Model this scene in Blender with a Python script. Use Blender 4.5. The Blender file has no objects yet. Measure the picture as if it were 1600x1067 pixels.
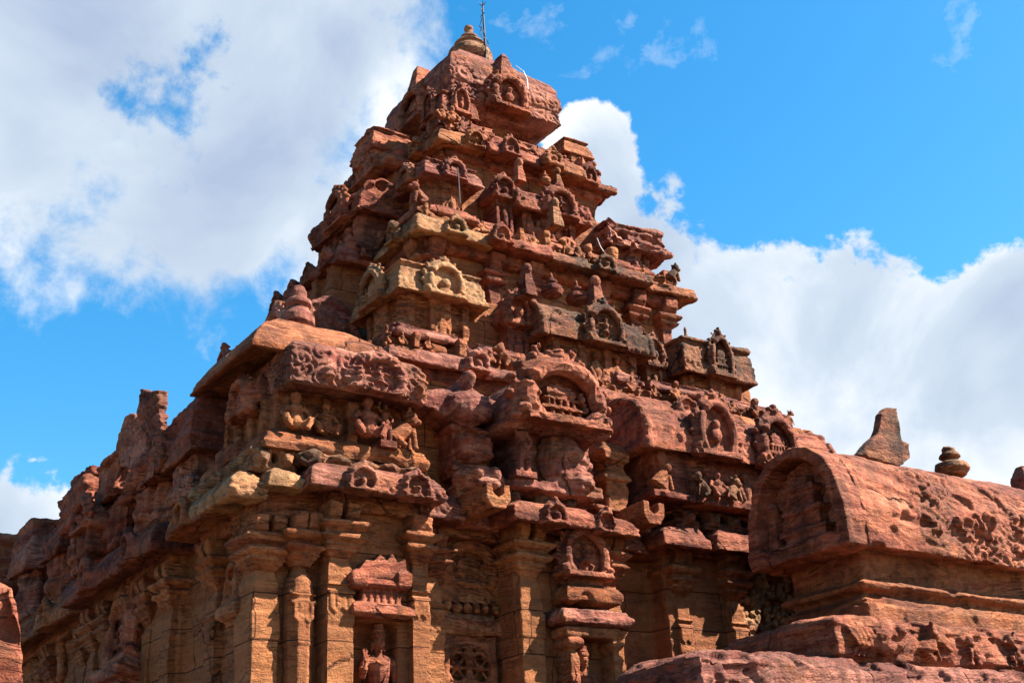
import bpy, math, random
import numpy as np
from mathutils import Matrix, Vector
random.seed(7)
SC = bpy.context.scene
COL = SC.collection
# ------------------------------------------------------------------ camera
YAW, PITCH, ROLL, FPX = math.radians(54.93), math.radians(22.91), math.radians(-2.88), 2060.0
CAM = np.array([-7.143, -14.317, 1.6])
_f = np.array([math.cos(YAW)*math.cos(PITCH), math.sin(YAW)*math.cos(PITCH), math.sin(PITCH)])
_r = np.array([math.sin(YAW), -math.cos(YAW), 0.0]); _u = np.cross(_r, _f)
_r, _u = _r*math.cos(ROLL)+_u*math.sin(ROLL), -_r*math.sin(ROLL)+_u*math.cos(ROLL)
cd = bpy.data.cameras.new('camera'); cam = bpy.data.objects.new('camera', cd); COL.objects.link(cam)
cam.matrix_world = Matrix(((_r[0], _u[0], -_f[0], CAM[0]), (_r[1], _u[1], -_f[1], CAM[1]), (_r[2], _u[2], -_f[2], CAM[2]), (0, 0, 0, 1)))
cd.sensor_width = 36.0; cd.lens = FPX/1600*36.0; cd.clip_start = 0.1; cd.clip_end = 20000
SC.camera = cam

def ray(px, py): return _f + _r*(px-800)/FPX - _u*(py-533.5)/FPX
def at(px, py, ax, v):
    d = ray(px, py); t = (v-CAM[ax])/d[ax]; return CAM + t*d
def R(px, py, t):           # point on the sunlit (right) face at depth t: (along, height)
    p = at(px, py, 1, t); return p[0], p[2]
def L(px, py, t):           # point on the shaded (left) face at depth t
    p = at(px, py, 0, t); return p[1], p[2]
def FP(fr, px, py, t): return R(px, py, t) if fr == 'R' else L(px, py, t)

# ------------------------------------------------------------------ light
SUN = Vector((1.75, -1.2, 2.14)).normalized()
sd = bpy.data.lights.new('sun', 'SUN'); sd.energy = 5.0; sd.angle = math.radians(0.5); sd.color = (1.0, 0.95, 0.86)
so = bpy.data.objects.new('sun', sd); COL.objects.link(so); so.rotation_euler = SUN.to_track_quat('Z', 'Y').to_euler()
SC.view_settings.view_transform = 'Standard'; SC.view_settings.look = 'None'; SC.view_settings.gamma = 1
SC.view_settings.exposure = 2.15

# ------------------------------------------------------------------ node helpers
class NT:
    def __init__(s, nt): s.nt = nt; nt.nodes.clear()
    def n(s, typ, **kw):
        nd = s.nt.nodes.new(typ)
        ins = kw.pop('i', {})
        for k, v in kw.items(): setattr(nd, k, v)
        for k, v in ins.items():
            if isinstance(v, bpy.types.NodeSocket): s.nt.links.new(v, nd.inputs[k])
            else: nd.inputs[k].default_value = v
        return nd
    def math(s, op, a, b=0.0, c=0.0, clamp=False):
        nd = s.n('ShaderNodeMath', operation=op, use_clamp=clamp)
        for k, v in enumerate((a, b, c)):
            if isinstance(v, bpy.types.NodeSocket): s.nt.links.new(v, nd.inputs[k])
            else: nd.inputs[k].default_value = v
        return nd.outputs[0]
    def mix(s, f, a, b, blend='MIX'):
        nd = s.n('ShaderNodeMix', data_type='RGBA', blend_type=blend)
        for k, v in ((0, f), (6, a), (7, b)):
            if isinstance(v, bpy.types.NodeSocket): s.nt.links.new(v, nd.inputs[k])
            else: nd.inputs[k].default_value = v if k == 0 else (tuple(v)+(1,) if len(v) == 3 else v)
        return nd.outputs[2]
    def ramp(s, f, stops, interp='LINEAR'):
        nd = s.n('ShaderNodeValToRGB'); nd.color_ramp.interpolation = interp
        el = nd.color_ramp.elements
        while len(el) < len(stops): el.new(0.5)
        for e, (p, c) in zip(el, stops):
            e.position = p; e.color = tuple(c)+(1,) if len(c) == 3 else (c[0],)*3+(1,)
        s.nt.links.new(f, nd.inputs[0]); return nd.outputs[0]
    def noise(s, vec, scale, detail=4, rough=0.55, dist=0.0):
        nd = s.n('ShaderNodeTexNoise', i={'Vector': vec, 'Scale': scale, 'Detail': detail, 'Roughness': rough, 'Distortion': dist})
        return nd.outputs['Fac']
    def scale(s, vec, xyz, add=None):
        nd = s.n('ShaderNodeVectorMath', operation='MULTIPLY', i={0: vec, 1: xyz}); o = nd.outputs[0]
        if add is not None: o = s.n('ShaderNodeVectorMath', operation='ADD', i={0: o, 1: add}).outputs[0]
        return o

# ------------------------------------------------------------------ sky with clouds
W = bpy.data.worlds.new('World'); SC.world = W; W.use_nodes = True
w = NT(W.node_tree)
sky = w.n('ShaderNodeTexSky', sky_type='NISHITA', sun_disc=False)
sky.sun_elevation = math.asin(SUN.z); sky.sun_rotation = math.atan2(SUN.x, SUN.y)
sky.air_density = 1.0; sky.dust_density = 0.6; sky.ozone_density = 2.0
hs = w.n('ShaderNodeHueSaturation', i={'Hue': 0.489, 'Saturation': 1.42, 'Value': 1.2, 'Color': sky.outputs[0]})
tc = w.n('ShaderNodeTexCoord'); D = tc.outputs['Generated']
def blob(px, py, rad):          # soft round patch of sky around the direction seen at a point
    d = Vector(ray(px, py)).normalized()
    dt = w.n('ShaderNodeVectorMath', operation='DISTANCE', i={0: D, 1: tuple(d)}).outputs['Value']
    return w.math('SUBTRACT', 1.0, w.math('DIVIDE', dt, rad/FPX), clamp=False)
def union(ls):
    o = ls[0]
    for l in ls[1:]: o = w.math('SMOOTH_MAX', o, l, 0.25)
    return o
nz = w.noise(D, 7.0, 9, 0.6, 0.3); nf = w.noise(D, 22.0, 8, 0.62, 0.2)
cl_far = union([blob(120, 60, 420), blob(410, 180, 300), blob(520, 60, 190), blob(330, 300, 230), blob(520, 330, 180), blob(40, 200, 190), blob(560, 440, 120)])
cl_near = union([blob(925, 235, 75), blob(935, 300, 75), blob(990, 420, 130), blob(1130, 520, 165), blob(1300, 560, 190), blob(1330, 640, 240), blob(1500, 620, 190), blob(1580, 500, 120), blob(1590, 600, 170), blob(1060, 620, 260)])
cl_left = union([blob(40, 850, 85), blob(-20, 900, 150), blob(0, 820, 70)])
holes = union([blob(195, 148, 62), blob(300, 165, 75)])
wisp = union([blob(985, 60, 75), blob(1110, 135, 75), blob(1215, 110, 60), blob(1430, 65, 90), blob(860, 60, 90), blob(1020, 100, 70), blob(1290, 10, 60)])
n1 = w.math('SUBTRACT', nz, 0.5); n2 = w.math('SUBTRACT', nf, 0.5)
nn = w.math('ADD', w.math('MULTIPLY', n1, 1.7), w.math('MULTIPLY', n2, 1.5))
mA = w.math('ADD', cl_far, w.math('MULTIPLY', nn, 0.8))
mA = w.n('ShaderNodeMapRange', interpolation_type='SMOOTHSTEP', i={'Value': mA, 'From Min': -0.02, 'From Max': 0.5}).outputs[0]
hm = w.n('ShaderNodeMapRange', interpolation_type='SMOOTHSTEP', i={'Value': w.math('ADD', holes, w.math('MULTIPLY', nn, 3.4)), 'From Min': -0.1, 'From Max': 1.1, 'To Min': 1.0, 'To Max': 0.08}).outputs[0]
mA = w.math('MULTIPLY', mA, hm)
mB = w.math('ADD', w.math('MAXIMUM', cl_near, cl_left), w.math('MULTIPLY', nn, 0.75))
mB = w.n('ShaderNodeMapRange', interpolation_type='SMOOTHSTEP', i={'Value': mB, 'From Min': 0.0, 'From Max': 0.16}).outputs[0]
mC = w.n('ShaderNodeMapRange', i={'Value': w.math('ADD', w.math('MINIMUM', wisp, 0.25), w.math('MULTIPLY', nn, 3.2)), 'From Min': 0.6, 'From Max': 2.2, 'To Max': 0.6}).outputs[0]
mask = w.math('MAXIMUM', w.math('MAXIMUM', mA, mB), mC, clamp=True)
shade = w.noise(w.scale(D, (1, 1, 1.3), (3.1, 1.7, 0.4)), 5.0, 7, 0.55, 0.4)
core = w.math('MAXIMUM', cl_far, w.math('MULTIPLY', w.math('MAXIMUM', cl_near, cl_left), 0.75))
sh = w.math('ADD', w.math('MULTIPLY', shade, 1.0), w.math('MULTIPLY', w.math('SUBTRACT', core, 0.2), -0.28))
ccol = w.ramp(sh, [(0.20, (2.1, 2.6, 3.5)), (0.44, (3.1, 3.6, 4.2)), (0.62, (5.0, 5.15, 5.35))])
fin = w.mix(mask, hs.outputs[0], ccol)
bg = w.n('ShaderNodeBackground', i={'Color': fin, 'Strength': 0.05})
out = w.n('ShaderNodeOutputWorld', i={'Surface': bg.outputs[0]})

# ------------------------------------------------------------------ stone materials
def stone_mat(name, cols, mauve=0.35, dark=0.25, joints=False, lichen=0.0):
    m = bpy.data.materials.new(name); m.use_nodes = True; t = NT(m.node_tree)
    geo = t.n('ShaderNodeNewGeometry'); P = geo.outputs['Position']; N = geo.outputs['Normal']
    oi = t.n('ShaderNodeObjectInfo')
    rnd = t.math('MULTIPLY', oi.outputs['Random'], 37.0)
    off = t.n('ShaderNodeCombineXYZ', i={0: rnd, 1: rnd, 2: rnd}).outputs[0]
    Q = P if joints else t.n('ShaderNodeVectorMath', operation='ADD', i={0: P, 1: off}).outputs[0]
    warp = t.noise(Q, 0.9, 3, 0.5)
    tilt = t.math('MULTIPLY', t.math('SUBTRACT', oi.outputs['Random'], 0.5), 0.0 if joints else 1.6)
    Z = t.scale(Q, (0.35, 0.35, 4.2))
    sq = t.n('ShaderNodeSeparateXYZ', i={0: Q}); tl = t.n('ShaderNodeCombineXYZ', i={2: t.math('MULTIPLY', t.math('SUBTRACT', sq.outputs[0], sq.outputs[1]), tilt)}).outputs[0]
    Z = t.n('ShaderNodeVectorMath', operation='ADD', i={0: Z, 1: tl}).outputs[0]
    Zw = t.n('ShaderNodeVectorMath', operation='ADD', i={0: Z, 1: t.n('ShaderNodeCombineXYZ', i={2: t.math('MULTIPLY', warp, 0.9 if joints else 1.6)}).outputs[0]}).outputs[0]
    strata = t.noise(Zw, 1.3, 6, 0.62, 0.08)
    c = t.ramp(strata, [(0.30, cols[0]), (0.44, cols[1]), (0.55, cols[2]), (0.66, cols[3])])
    patch = t.noise(Q, 0.75, 5, 0.6, 0.6)
    pm = t.ramp(patch, [(0.50, (0, 0, 0)), (0.56, (1, 1, 1))])
    c = t.mix(t.math('MULTIPLY', pm, mauve), c, (0.215, 0.080, 0.066))
    patch2 = t.noise(t.scale(Q, (1, 1, 1.6), (9, 4, 2)), 0.9, 4, 0.6, 0.4)
    om = t.ramp(patch2, [(0.55, (0, 0, 0)), (0.66, (1, 1, 1))])
    c = t.mix(t.math('MULTIPLY', om, 0.55), c, (0.42, 0.185, 0.062))
    mot = t.noise(Q, 9.0, 6, 0.65)
    c = t.mix(1.0, c, t.ramp(mot, [(0.30, (0.55,)), (0.5, (1.0,)), (0.70, (1.3,))]), 'MULTIPLY')
    nzc = t.n('ShaderNodeSeparateXYZ', i={0: N}).outputs[2]
    up = t.n('ShaderNodeMapRange', i={'Value': nzc, 'From Min': -0.1, 'From Max': 0.85}).outputs[0]
    dk = t.noise(t.scale(Q, (1, 1, 0.4), (2, 7, 5)), 1.7, 7, 0.68, 0.3)
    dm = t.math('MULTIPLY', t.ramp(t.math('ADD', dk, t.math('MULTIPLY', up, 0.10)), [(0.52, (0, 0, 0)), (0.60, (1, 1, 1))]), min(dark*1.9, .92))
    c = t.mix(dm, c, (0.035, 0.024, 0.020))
    if lichen:
        lm = t.math('MULTIPLY', t.ramp(t.noise(Q, 2.3, 7, 0.68), [(0.44, (0, 0, 0)), (0.6, (1, 1, 1))]), lichen)
        c = t.mix(lm, c, (0.40, 0.32, 0.18))
    # relief: bedding ridges, pits, scroll like carving, joints
    fine = t.noise(Q, 34.0, 5, 0.7); mid = t.noise(t.scale(Q, (1, 1, 2.6)), 8.0, 5, 0.6)
    vor = t.n('ShaderNodeTexVoronoi', feature='F1', i={'Vector': Q, 'Scale': 13.0, 'Randomness': 1.0}).outputs['Distance']
    pit = t.ramp(vor, [(0.0, (0,)), (0.28, (1,))])
    h = t.math('ADD', t.math('MULTIPLY', fine, 0.4), t.math('MULTIPLY', t.math('MULTIPLY', mid, t.ramp(patch2, [(0.35, (0.25,)), (0.6, (1.0,))])), 0.45 if joints else 1.0))
    h = t.math('ADD', h, t.math('MULTIPLY', strata, 0.3 if joints else 0.6))
    if joints: c = t.mix(0.45, c, (0.46, 0.235, 0.10))
    h = t.math('ADD', h, t.math('MULTIPLY', t.math('MULTIPLY', pit, t.ramp(t.noise(Q, 1.7, 3), [(0.45, (0,)), (0.62, (1,))])), 0.35))
    if joints:
        sp = t.n('ShaderNodeSeparateXYZ', i={0: P})
        uv = t.n('ShaderNodeCombineXYZ', i={0: t.math('ADD', t.math('ADD', sp.outputs[0], sp.outputs[1]), t.math('MULTIPLY', warp, 0.03)), 1: t.math('ADD', sp.outputs[2], t.math('MULTIPLY', warp, 0.03))}).outputs[0]
        br = t.n('ShaderNodeTexBrick', i={'Vector': uv, 'Scale': 1.0, 'Mortar Size': 0.008, 'Mortar Smooth': 0.3, 'Brick Width': 1.15, 'Row Height': 0.57,
                 'Color1': (1, 1, 1, 1), 'Color2': (0.72, 0.74, 0.8, 1), 'Mortar': (0.12, 0.08, 0.06, 1)})
        c = t.mix(0.85, c, br.outputs['Color'], 'MULTIPLY')
        h = t.math('SUBTRACT', h, t.math('MULTIPLY', br.outputs['Fac'], 1.5))
    fr_ = t.math('FRACT', t.math('MULTIPLY', t.math('ADD', strata, t.math('MULTIPLY', mot, 0.06)), 11.0))
    line = t.ramp(t.math('ABSOLUTE', t.math('SUBTRACT', fr_, 0.5)), [(0.0, (1,)), (0.11, (0,))])
    lm_ = t.math('MULTIPLY', line, t.ramp(t.noise(Q, 1.1, 3), [(0.42, (0,)), (0.6, (1,))]))
    c = t.mix(t.math('MULTIPLY', lm_, 0.25 if joints else 0.5), c, (0.07, 0.025, 0.018))
    h = t.math('SUBTRACT', h, t.math('MULTIPLY', lm_, 0.25 if joints else 0.55))
    ve = t.n('ShaderNodeTexVoronoi', feature='DISTANCE_TO_EDGE', i={'Vector': t.n('ShaderNodeVectorMath', operation='ADD', i={0: Q, 1: t.scale(t.n('ShaderNodeTexNoise', i={'Vector': Q, 'Scale': 2.5, 'Detail': 4}).outputs['Color'], (.5, .5, .5))}).outputs[0], 'Scale': 0.6}).outputs['Distance']
    ck_ = t.math('MULTIPLY', t.ramp(ve, [(0.0, (1,)), (0.016, (0,))]), t.ramp(t.noise(Q, 0.8, 2), [(0.54, (0,)), (0.62, (1,))]))
    c = t.mix(t.math('MULTIPLY', ck_, 0.7), c, (0.04, 0.018, 0.014)); h = t.math('SUBTRACT', h, t.math('MULTIPLY', ck_, 0.9))
    gr = t.noise(Q, 60.0, 3, 0.7)
    c = t.mix(1.0, c, t.ramp(gr, [(0.3, (0.78,)), (0.7, (1.18,))]), 'MULTIPLY')
    c = t.mix(1.0, c, t.mix(oi.outputs['Random'], (0.52, 0.345, 0.285), (0.68, 0.50, 0.385)), 'MULTIPLY')
    bp = t.n('ShaderNodeBump', i={'Height': h, 'Strength': 1.0, 'Distance': 0.06})
    b = t.n('ShaderNodeBsdfPrincipled', i={'Base Color': c, 'Roughness': 0.9, 'Specular IOR Level': 0.15, 'Normal': bp.outputs[0]})
    t.n('ShaderNodeOutputMaterial', i={'Surface': b.outputs[0]})
    return m
REDC = [(0.17, 0.052, 0.036), (0.34, 0.125, 0.078), (0.50, 0.235, 0.155), (0.40, 0.145, 0.092)]
ORC = [(0.22, 0.078, 0.036), (0.38, 0.165, 0.072), (0.50, 0.265, 0.135), (0.36, 0.130, 0.068)]
YEC = [(0.28, 0.13, 0.068), (0.44, 0.27, 0.15), (0.54, 0.38, 0.23), (0.38, 0.18, 0.10)]
PUC = [(0.19, 0.068, 0.060), (0.34, 0.150, 0.122), (0.52, 0.295, 0.24), (0.29, 0.110, 0.092)]
M = dict(red=stone_mat('red_sandstone', REDC), wall=stone_mat('ashlar_sandstone', ORC, 0.25, 0.18, joints=True),
         orange=stone_mat('orange_sandstone', ORC, 0.25, 0.2), yellow=stone_mat('buff_sandstone', YEC, 0.12, 0.3, lichen=0.5),
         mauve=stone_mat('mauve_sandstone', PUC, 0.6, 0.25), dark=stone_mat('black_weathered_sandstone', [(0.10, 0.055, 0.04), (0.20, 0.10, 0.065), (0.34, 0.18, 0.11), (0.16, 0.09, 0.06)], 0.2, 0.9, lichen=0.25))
def plain(name, col, rough=0.6, metal=0.0):
    m = bpy.data.materials.new(name); m.use_nodes = True; t = NT(m.node_tree)
    geo = t.n('ShaderNodeNewGeometry'); n = t.noise(geo.outputs['Position'], 12, 5, 0.6)
    c = t.mix(1.0, col, t.ramp(n, [(0.3, (0.75,)), (0.7, (1.15,))]), 'MULTIPLY')
    b = t.n('ShaderNodeBsdfPrincipled', i={'Base Color': c, 'Roughness': rough, 'Metallic': metal})
    t.n('ShaderNodeOutputMaterial', i={'Surface': b.outputs[0]}); return m
M['iron'] = plain('rusted_iron', (0.03, 0.025, 0.025), 0.6, 0.5)
M['soil'] = plain('dry_soil', (0.10, 0.062, 0.035), 0.95)
M['wire'] = plain('white_cable', (0.6, 0.58, 0.55), 0.5)
M['plaster'] = stone_mat('pale_finial_stone', [(0.42, 0.27, 0.16), (0.52, 0.36, 0.23), (0.58, 0.43, 0.29), (0.50, 0.33, 0.2)], 0.05, 0.3)

# ------------------------------------------------------------------ numpy noise used to wear the stone
def _h(ix, iy, iz, s):
    n = (ix*374761393 + iy*668265263 + iz*2147483647 + s*974634777) & 0xffffffff
    n = ((n ^ (n >> 13))*1274126177) & 0xffffffff
    return ((n ^ (n >> 16)) & 0xffff)/32767.5 - 1.0
def vn(p, s=0):
    i = np.floor(p).astype(np.int64); f = p-i; u = f*f*(3-2*f); x, y, z = i.T; a, b, c = u.T
    def e(dx, dy, dz): return _h(x+dx, y+dy, z+dz, s)
    x00 = e(0,0,0)*(1-a)+e(1,0,0)*a; x10 = e(0,1,0)*(1-a)+e(1,1,0)*a
    x01 = e(0,0,1)*(1-a)+e(1,0,1)*a; x11 = e(0,1,1)*(1-a)+e(1,1,1)*a
    return (x00*(1-b)+x10*b)*(1-c)+(x01*(1-b)+x11*b)*c
def fbm(p, o=3, s=0):
    r = 0; a = 1.0; q = p
    for k in range(o): r = r+vn(q, s+k)*a; q = q*2.03; a *= 0.5
    return r
def rings(u, v, k, s=0):        # scrolls: concentric lines round scattered centres
    iu = np.floor(u).astype(np.int64); iv = np.floor(v).astype(np.int64); best = np.full(u.shape, 9.0); ang = np.zeros(u.shape)
    for dx in (-1, 0, 1):
        for dy in (-1, 0, 1):
            cx = iu+dx+0.5+0.3*_h(iu+dx, iv+dy, 0, s); cy = iv+dy+0.5+0.3*_h(iu+dx, iv+dy, 1, s)
            d = np.hypot(u-cx, v-cy); mk = d < best; best = np.where(mk, d, best); ang = np.where(mk, np.arctan2(v-cy, u-cx), ang)
    r_ = np.cos(best*k+ang*2); return np.sign(r_)*np.abs(r_)**.45

# ------------------------------------------------------------------ stone builder
class S:
    def __init__(s): s.v = []; s.f = []
    def add(s, vs, fs):
        o = len(s.v); s.v += [tuple(map(float, q)) for q in vs]; s.f += [[i+o for i in q] for q in fs]; return s
    def loft(s, rings_):
        n = len(rings_[0]); vs = [p for r_ in rings_ for p in r_]; fs = [list(range(n))[::-1], [len(vs)-n+i for i in range(n)]]
        for k in range(len(rings_)-1):
            for i in range(n): j = (i+1) % n; fs.append([k*n+i, k*n+j, (k+1)*n+j, (k+1)*n+i])
        return s.add(vs, fs)
    def rect(s, a0, a1, b0, b1, secs):      # stacked rectangles: (inset, z)
        return s.loft([[(a0+i, b0+i, z), (a1-i, b0+i, z), (a1-i, b1-i, z), (a0+i, b1-i, z)] for i, z in secs])
    def box(s, a0, a1, b0, b1, z0, z1): return s.rect(a0, a1, b0, b1, [(0, z0), (0, z1)])
    def fbox(s, fr, s0, s1, t0, t1, z0, z1):
        return s.box(s0, s1, t0, t1, z0, z1) if fr == 'R' else s.box(t0, t1, s0, s1, z0, z1)
    def frect(s, fr, s0, s1, t0, t1, secs):
        return s.rect(s0, s1, t0, t1, secs) if fr == 'R' else s.rect(t0, t1, s0, s1, secs)
    def P(s, fr, u, t, z): return (u, t, z) if fr == 'R' else (t, u, z)
    def prism(s, fr, poly, t0, t1): return s.loft([[s.P(fr, u, t, z) for u, z in poly] for t in (t0, t1)])
    def prof(s, fr, poly, s0, s1): return s.loft([[s.P(fr, u, t, z) for t, z in poly] for u in (s0, s1)])
    def tube(s, pts, rad, n=8):
        pts = [Vector(p) for p in pts]; rs = []
        for k, p in enumerate(pts):
            d = (pts[min(k+1, len(pts)-1)]-pts[max(k-1, 0)]).normalized()
            a = d.orthogonal().normalized() if abs(d.z) > .9 else d.cross(Vector((0, 0, 1))).normalized(); b = d.cross(a)
            r_ = rad[k] if hasattr(rad, '__len__') else rad
            rs.append([p+(a*math.cos(2*math.pi*i/n)+b*math.sin(2*math.pi*i/n))*r_ for i in range(n)])
        return s.loft(rs)
    def ell(s, c, r, n=10):
        rs = []
        for k in range(1, 8):
            ph = math.pi*k/8
            rs.append([(c[0]+r[0]*math.sin(ph)*math.cos(2*math.pi*i/n), c[1]+r[1]*math.sin(ph)*math.sin(2*math.pi*i/n), c[2]-r[2]*math.cos(ph)) for i in range(n)])
        return s.loft(rs)
    def fell(s, fr, u, t, z, ru, rt, rz): return s.ell(s.P(fr, u, t, z), (ru, rt, rz) if fr == 'R' else (rt, ru, rz))
    def lathe(s, c, pr, n=20):
        return s.loft([[(c[0]+r_*math.cos(2*math.pi*i/n), c[1]+r_*math.sin(2*math.pi*i/n), c[2]+z) for i in range(n)] for r_, z in pr])
    # -------- architectural pieces
    def arch(s, fr, u, t, z, w_, h, d=0.12, fig='shrine', fin=True, crk=True):
        # horseshoe arch (kudu) w_ wide, h high, standing at z; projects d in front of plane t
        if fig == 'shrine' and .45 < w_ < .9 and random.random() < .55: fig = random.choice(('dancer', 'lotus', 'head', 'dancer'))
        h *= random.uniform(.93, 1.05)
        rr = w_*0.40; cz = z+h*0.40; sc = (h*0.56)/rr*0.93; tr = w_*0.085
        arc = [(-42+k*(264/14.0)) for k in range(15)]
        def pt(a, k=1.0): return u+rr*k*math.cos(math.radians(a)), cz+rr*k*sc*math.sin(math.radians(a))
        s.prism(fr, [pt(a, 1.1) for a in arc], t-d*(0.30 if fig != 'shrine' else .12), t+0.15)
        s.tube([s.P(fr, pt(a)[0], t-d*0.62, pt(a)[1]) for a in arc], tr*1.05, 8)
        s.tube([s.P(fr, pt(a, 1.22)[0], t-d*0.35, pt(a, 1.22)[1]) for a in arc], tr*0.75, 8)
        s.fbox(fr, u-w_*0.46, u+w_*0.46, t-d*1.0, t+0.1, z-0.01, z+h*0.09)
        for sg in (-1, 1):
            s.fell(fr, u+sg*w_*0.46, t-d*0.5, z+h*0.15, w_*0.09, d*0.5, h*0.10)
            s.fell(fr, u+sg*w_*0.52, t-d*0.3, z+h*0.05, w_*0.07, d*0.5, h*0.07)
        if crk:
            for k, a in enumerate(range(-20, 201, 20)):
                q = pt(a, 1.40); s.fell(fr, q[0], t-d*0.3, q[1], w_*0.045, d*0.3, w_*0.05)
        if fin:
            zt = cz+rr*sc*1.25
            s.fell(fr, u, t-d*0.4, zt, w_*0.11, d*0.5, h*0.09); s.fell(fr, u, t-d*0.4, zt+h*0.10, w_*0.06, d*0.35, h*0.07)
            for sg in (-1, 1): s.fell(fr, u+sg*w_*0.14, t-d*0.3, zt-h*0.02, w_*0.06, d*0.3, h*0.05)
        if fig == 'shrine':
            zb = z+h*.09
            for k, (ww, hh, dd) in enumerate(((.31, .035, .62), (.28, .03, .45), (.30, .025, .58), (.25, .08, .3), (.28, .03, .58), (.22, .035, .5), (.17, .09, .3), (.2, .03, .52), (.15, .05, .5), (.17, .09, .55), (.13, .05, .5), (.05, .05, .4))):
                s.fbox(fr, u-w_*ww, u+w_*ww, t-d*dd, t, zb, zb+h*hh+.003)
                if dd == .3:
                    for q in range(5): s.fbox(fr, u+w_*ww*(-.95+q*.43), u+w_*ww*(-.95+q*.43+.16), t-d*.5, t, zb, zb+h*hh)
                zb += h*hh
            for sg in (-1, 1):
                for q, zz in ((.285, .32), (.25, .48)): s.fell(fr, u+sg*w_*q, t-d*0.35, z+h*zz, w_*0.028, d*0.25, h*0.07); s.fell(fr, u+sg*w_*q, t-d*0.35, z+h*(zz+.09), w_*0.022, d*0.2, h*0.028)
        elif fig == 'head':
            s.fell(fr, u, t-d*0.55, z+h*0.36, w_*0.13, d*0.5, h*0.17); s.fell(fr, u, t-d*0.5, z+h*0.14, w_*0.2, d*0.45, h*0.09)
        elif fig == 'dancer':
            s.fell(fr, u, t-d*.5, z+h*.62, w_*.05, d*.3, h*.06); s.fell(fr, u+.01, t-d*.5, z+h*.46, w_*.06, d*.35, h*.11); s.fell(fr, u, t-d*.5, z+h*.33, w_*.09, d*.35, h*.06)
            for q in (((-.05, .3), (-.16, .22), (-.08, .1)), ((.05, .3), (.17, .24), (.1, .1)), ((-.05, .54), (-.18, .5), (-.2, .64)), ((.05, .54), (.17, .48), (.2, .62))):
                s.tube([s.P(fr, u+w_*a, t-d*.5, z+h*b) for a, b in q], w_*.026, 6)
        elif fig == 'lotus':
            s.fell(fr, u, t-d*.45, z+h*.38, w_*.14, d*.35, h*.14); s.fell(fr, u, t-d*.5, z+h*.55, w_*.08, d*.35, h*.09)
        return s
    def kap(s, a0, a1, b0, b1, z0, z1, ov=0.28, back=None):     # drooping cornice over a rectangle (a0..b1 = lip line)
        h = z1-z0
        return s.rect(a0, a1, b0, b1, [(ov*1.1, z0+h*.16), (ov*.28, z0+h*.02), (ov*.03, z0), (0, z0+h*.10), (ov*.02, z0+h*.34), (ov*.16, z0+h*.62), (ov*.42, z0+h*.84), (ov*.85, z0+h*.98), (ov*1.3, z1)])
    def gana(s, fr, u, t, z, k=0.3):                             # squatting figure, k high
        s.fell(fr, u, t, z+k*.30, k*.24, k*.2, k*.26); s.fell(fr, u, t-k*.05, z+k*.52, k*.19, k*.15, k*.16); s.fell(fr, u, t-k*.06, z+k*.82, k*.13, k*.13, k*.16)
        for sg in (-1, 1):
            s.tube([s.P(fr, u+sg*k*.15, t-k*.05, z+k*.15), s.P(fr, u+sg*k*.33, t-k*.26, z+k*.26), s.P(fr, u+sg*k*.2, t-k*.28, z+k*.02)], [k*.11, k*.09, k*.07], 7)
            s.tube([s.P(fr, u+sg*k*.2, t, z+k*.6), s.P(fr, u+sg*k*.34, t-k*.08, z+k*.42), s.P(fr, u+sg*k*.27, t-k*.24, z+k*.3)], [k*.08, k*.065, k*.055], 7)
        s.fell(fr, u, t-k*.17, z+k*.80, k*.03, k*.04, k*.05)
        return s
    def lion(s, fr, u, t, z, k=0.35, dr=1):                      # seated beast looking along dr
        s.tube([s.P(fr, u-dr*k*.28, t, z+k*.18), s.P(fr, u-dr*k*.1, t, z+k*.34), s.P(fr, u+dr*k*.12, t, z+k*.55)], [k*.2, k*.21, k*.2], 9)
        s.fell(fr, u+dr*k*.2, t-.01, z+k*.78, k*.2, k*.19, k*.2); s.fell(fr, u+dr*k*.38, t-.01, z+k*.72, k*.13, k*.11, k*.09)
        for q in (-1, 1):
            s.tube([s.P(fr, u+dr*k*.2, t+q*k*.12, z+k*.5), s.P(fr, u+dr*k*.28, t+q*k*.13, z+k*.02)], [k*.08, k*.065], 7)
            s.tube([s.P(fr, u-dr*k*.2, t+q*k*.13, z+k*.2), s.P(fr, u+dr*k*.02, t+q*k*.15, z+k*.06)], [k*.1, k*.07], 7)
            s.fell(fr, u+dr*k*.14, t+q*k*.13, z+k*.97, k*.05, k*.05, k*.07)
        return s
    def beast(s, fr, u, t, z, k=0.22):                           # face-on head block of a frieze
        s.fbox(fr, u-k*.42, u+k*.42, t, t+k, z, z+k*.8)
        s.fell(fr, u, t-k*.05, z+k*.45, k*.3, k*.25, k*.36); s.fell(fr, u, t-k*.25, z+k*.32, k*.15, k*.14, k*.12)
        for q in (-1, 1): s.fell(fr, u+q*k*.17, t-k*.2, z+k*.58, k*.08, k*.08, k*.09); s.fell(fr, u+q*k*.3, t-k*.02, z+k*.8, k*.1, k*.1, k*.1)
        return s
    def capital(s, fr, s0, s1, t, z, k=1.0):                     # from neck z upward: two square cushions, then a roll bracket; about 0.62*k high
        g = .0
        def fr_(ins, zz): return (ins, z+zz*k)
        s.frect(fr, s0-.09*k, s1+.09*k, t-.09*k, t+.5, [fr_(.13*k, -.04), fr_(.09*k, .02), fr_(.05*k, .035), fr_(.08*k, .05), fr_(.02*k, .09), fr_(.06*k, .12)])
        s.frect(fr, s0-.13*k, s1+.13*k, t-.13*k, t+.5, [fr_(.10*k, .11), fr_(.02*k, .16), fr_(0, .19), fr_(.01*k, .225), fr_(.09*k, .25)])
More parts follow.
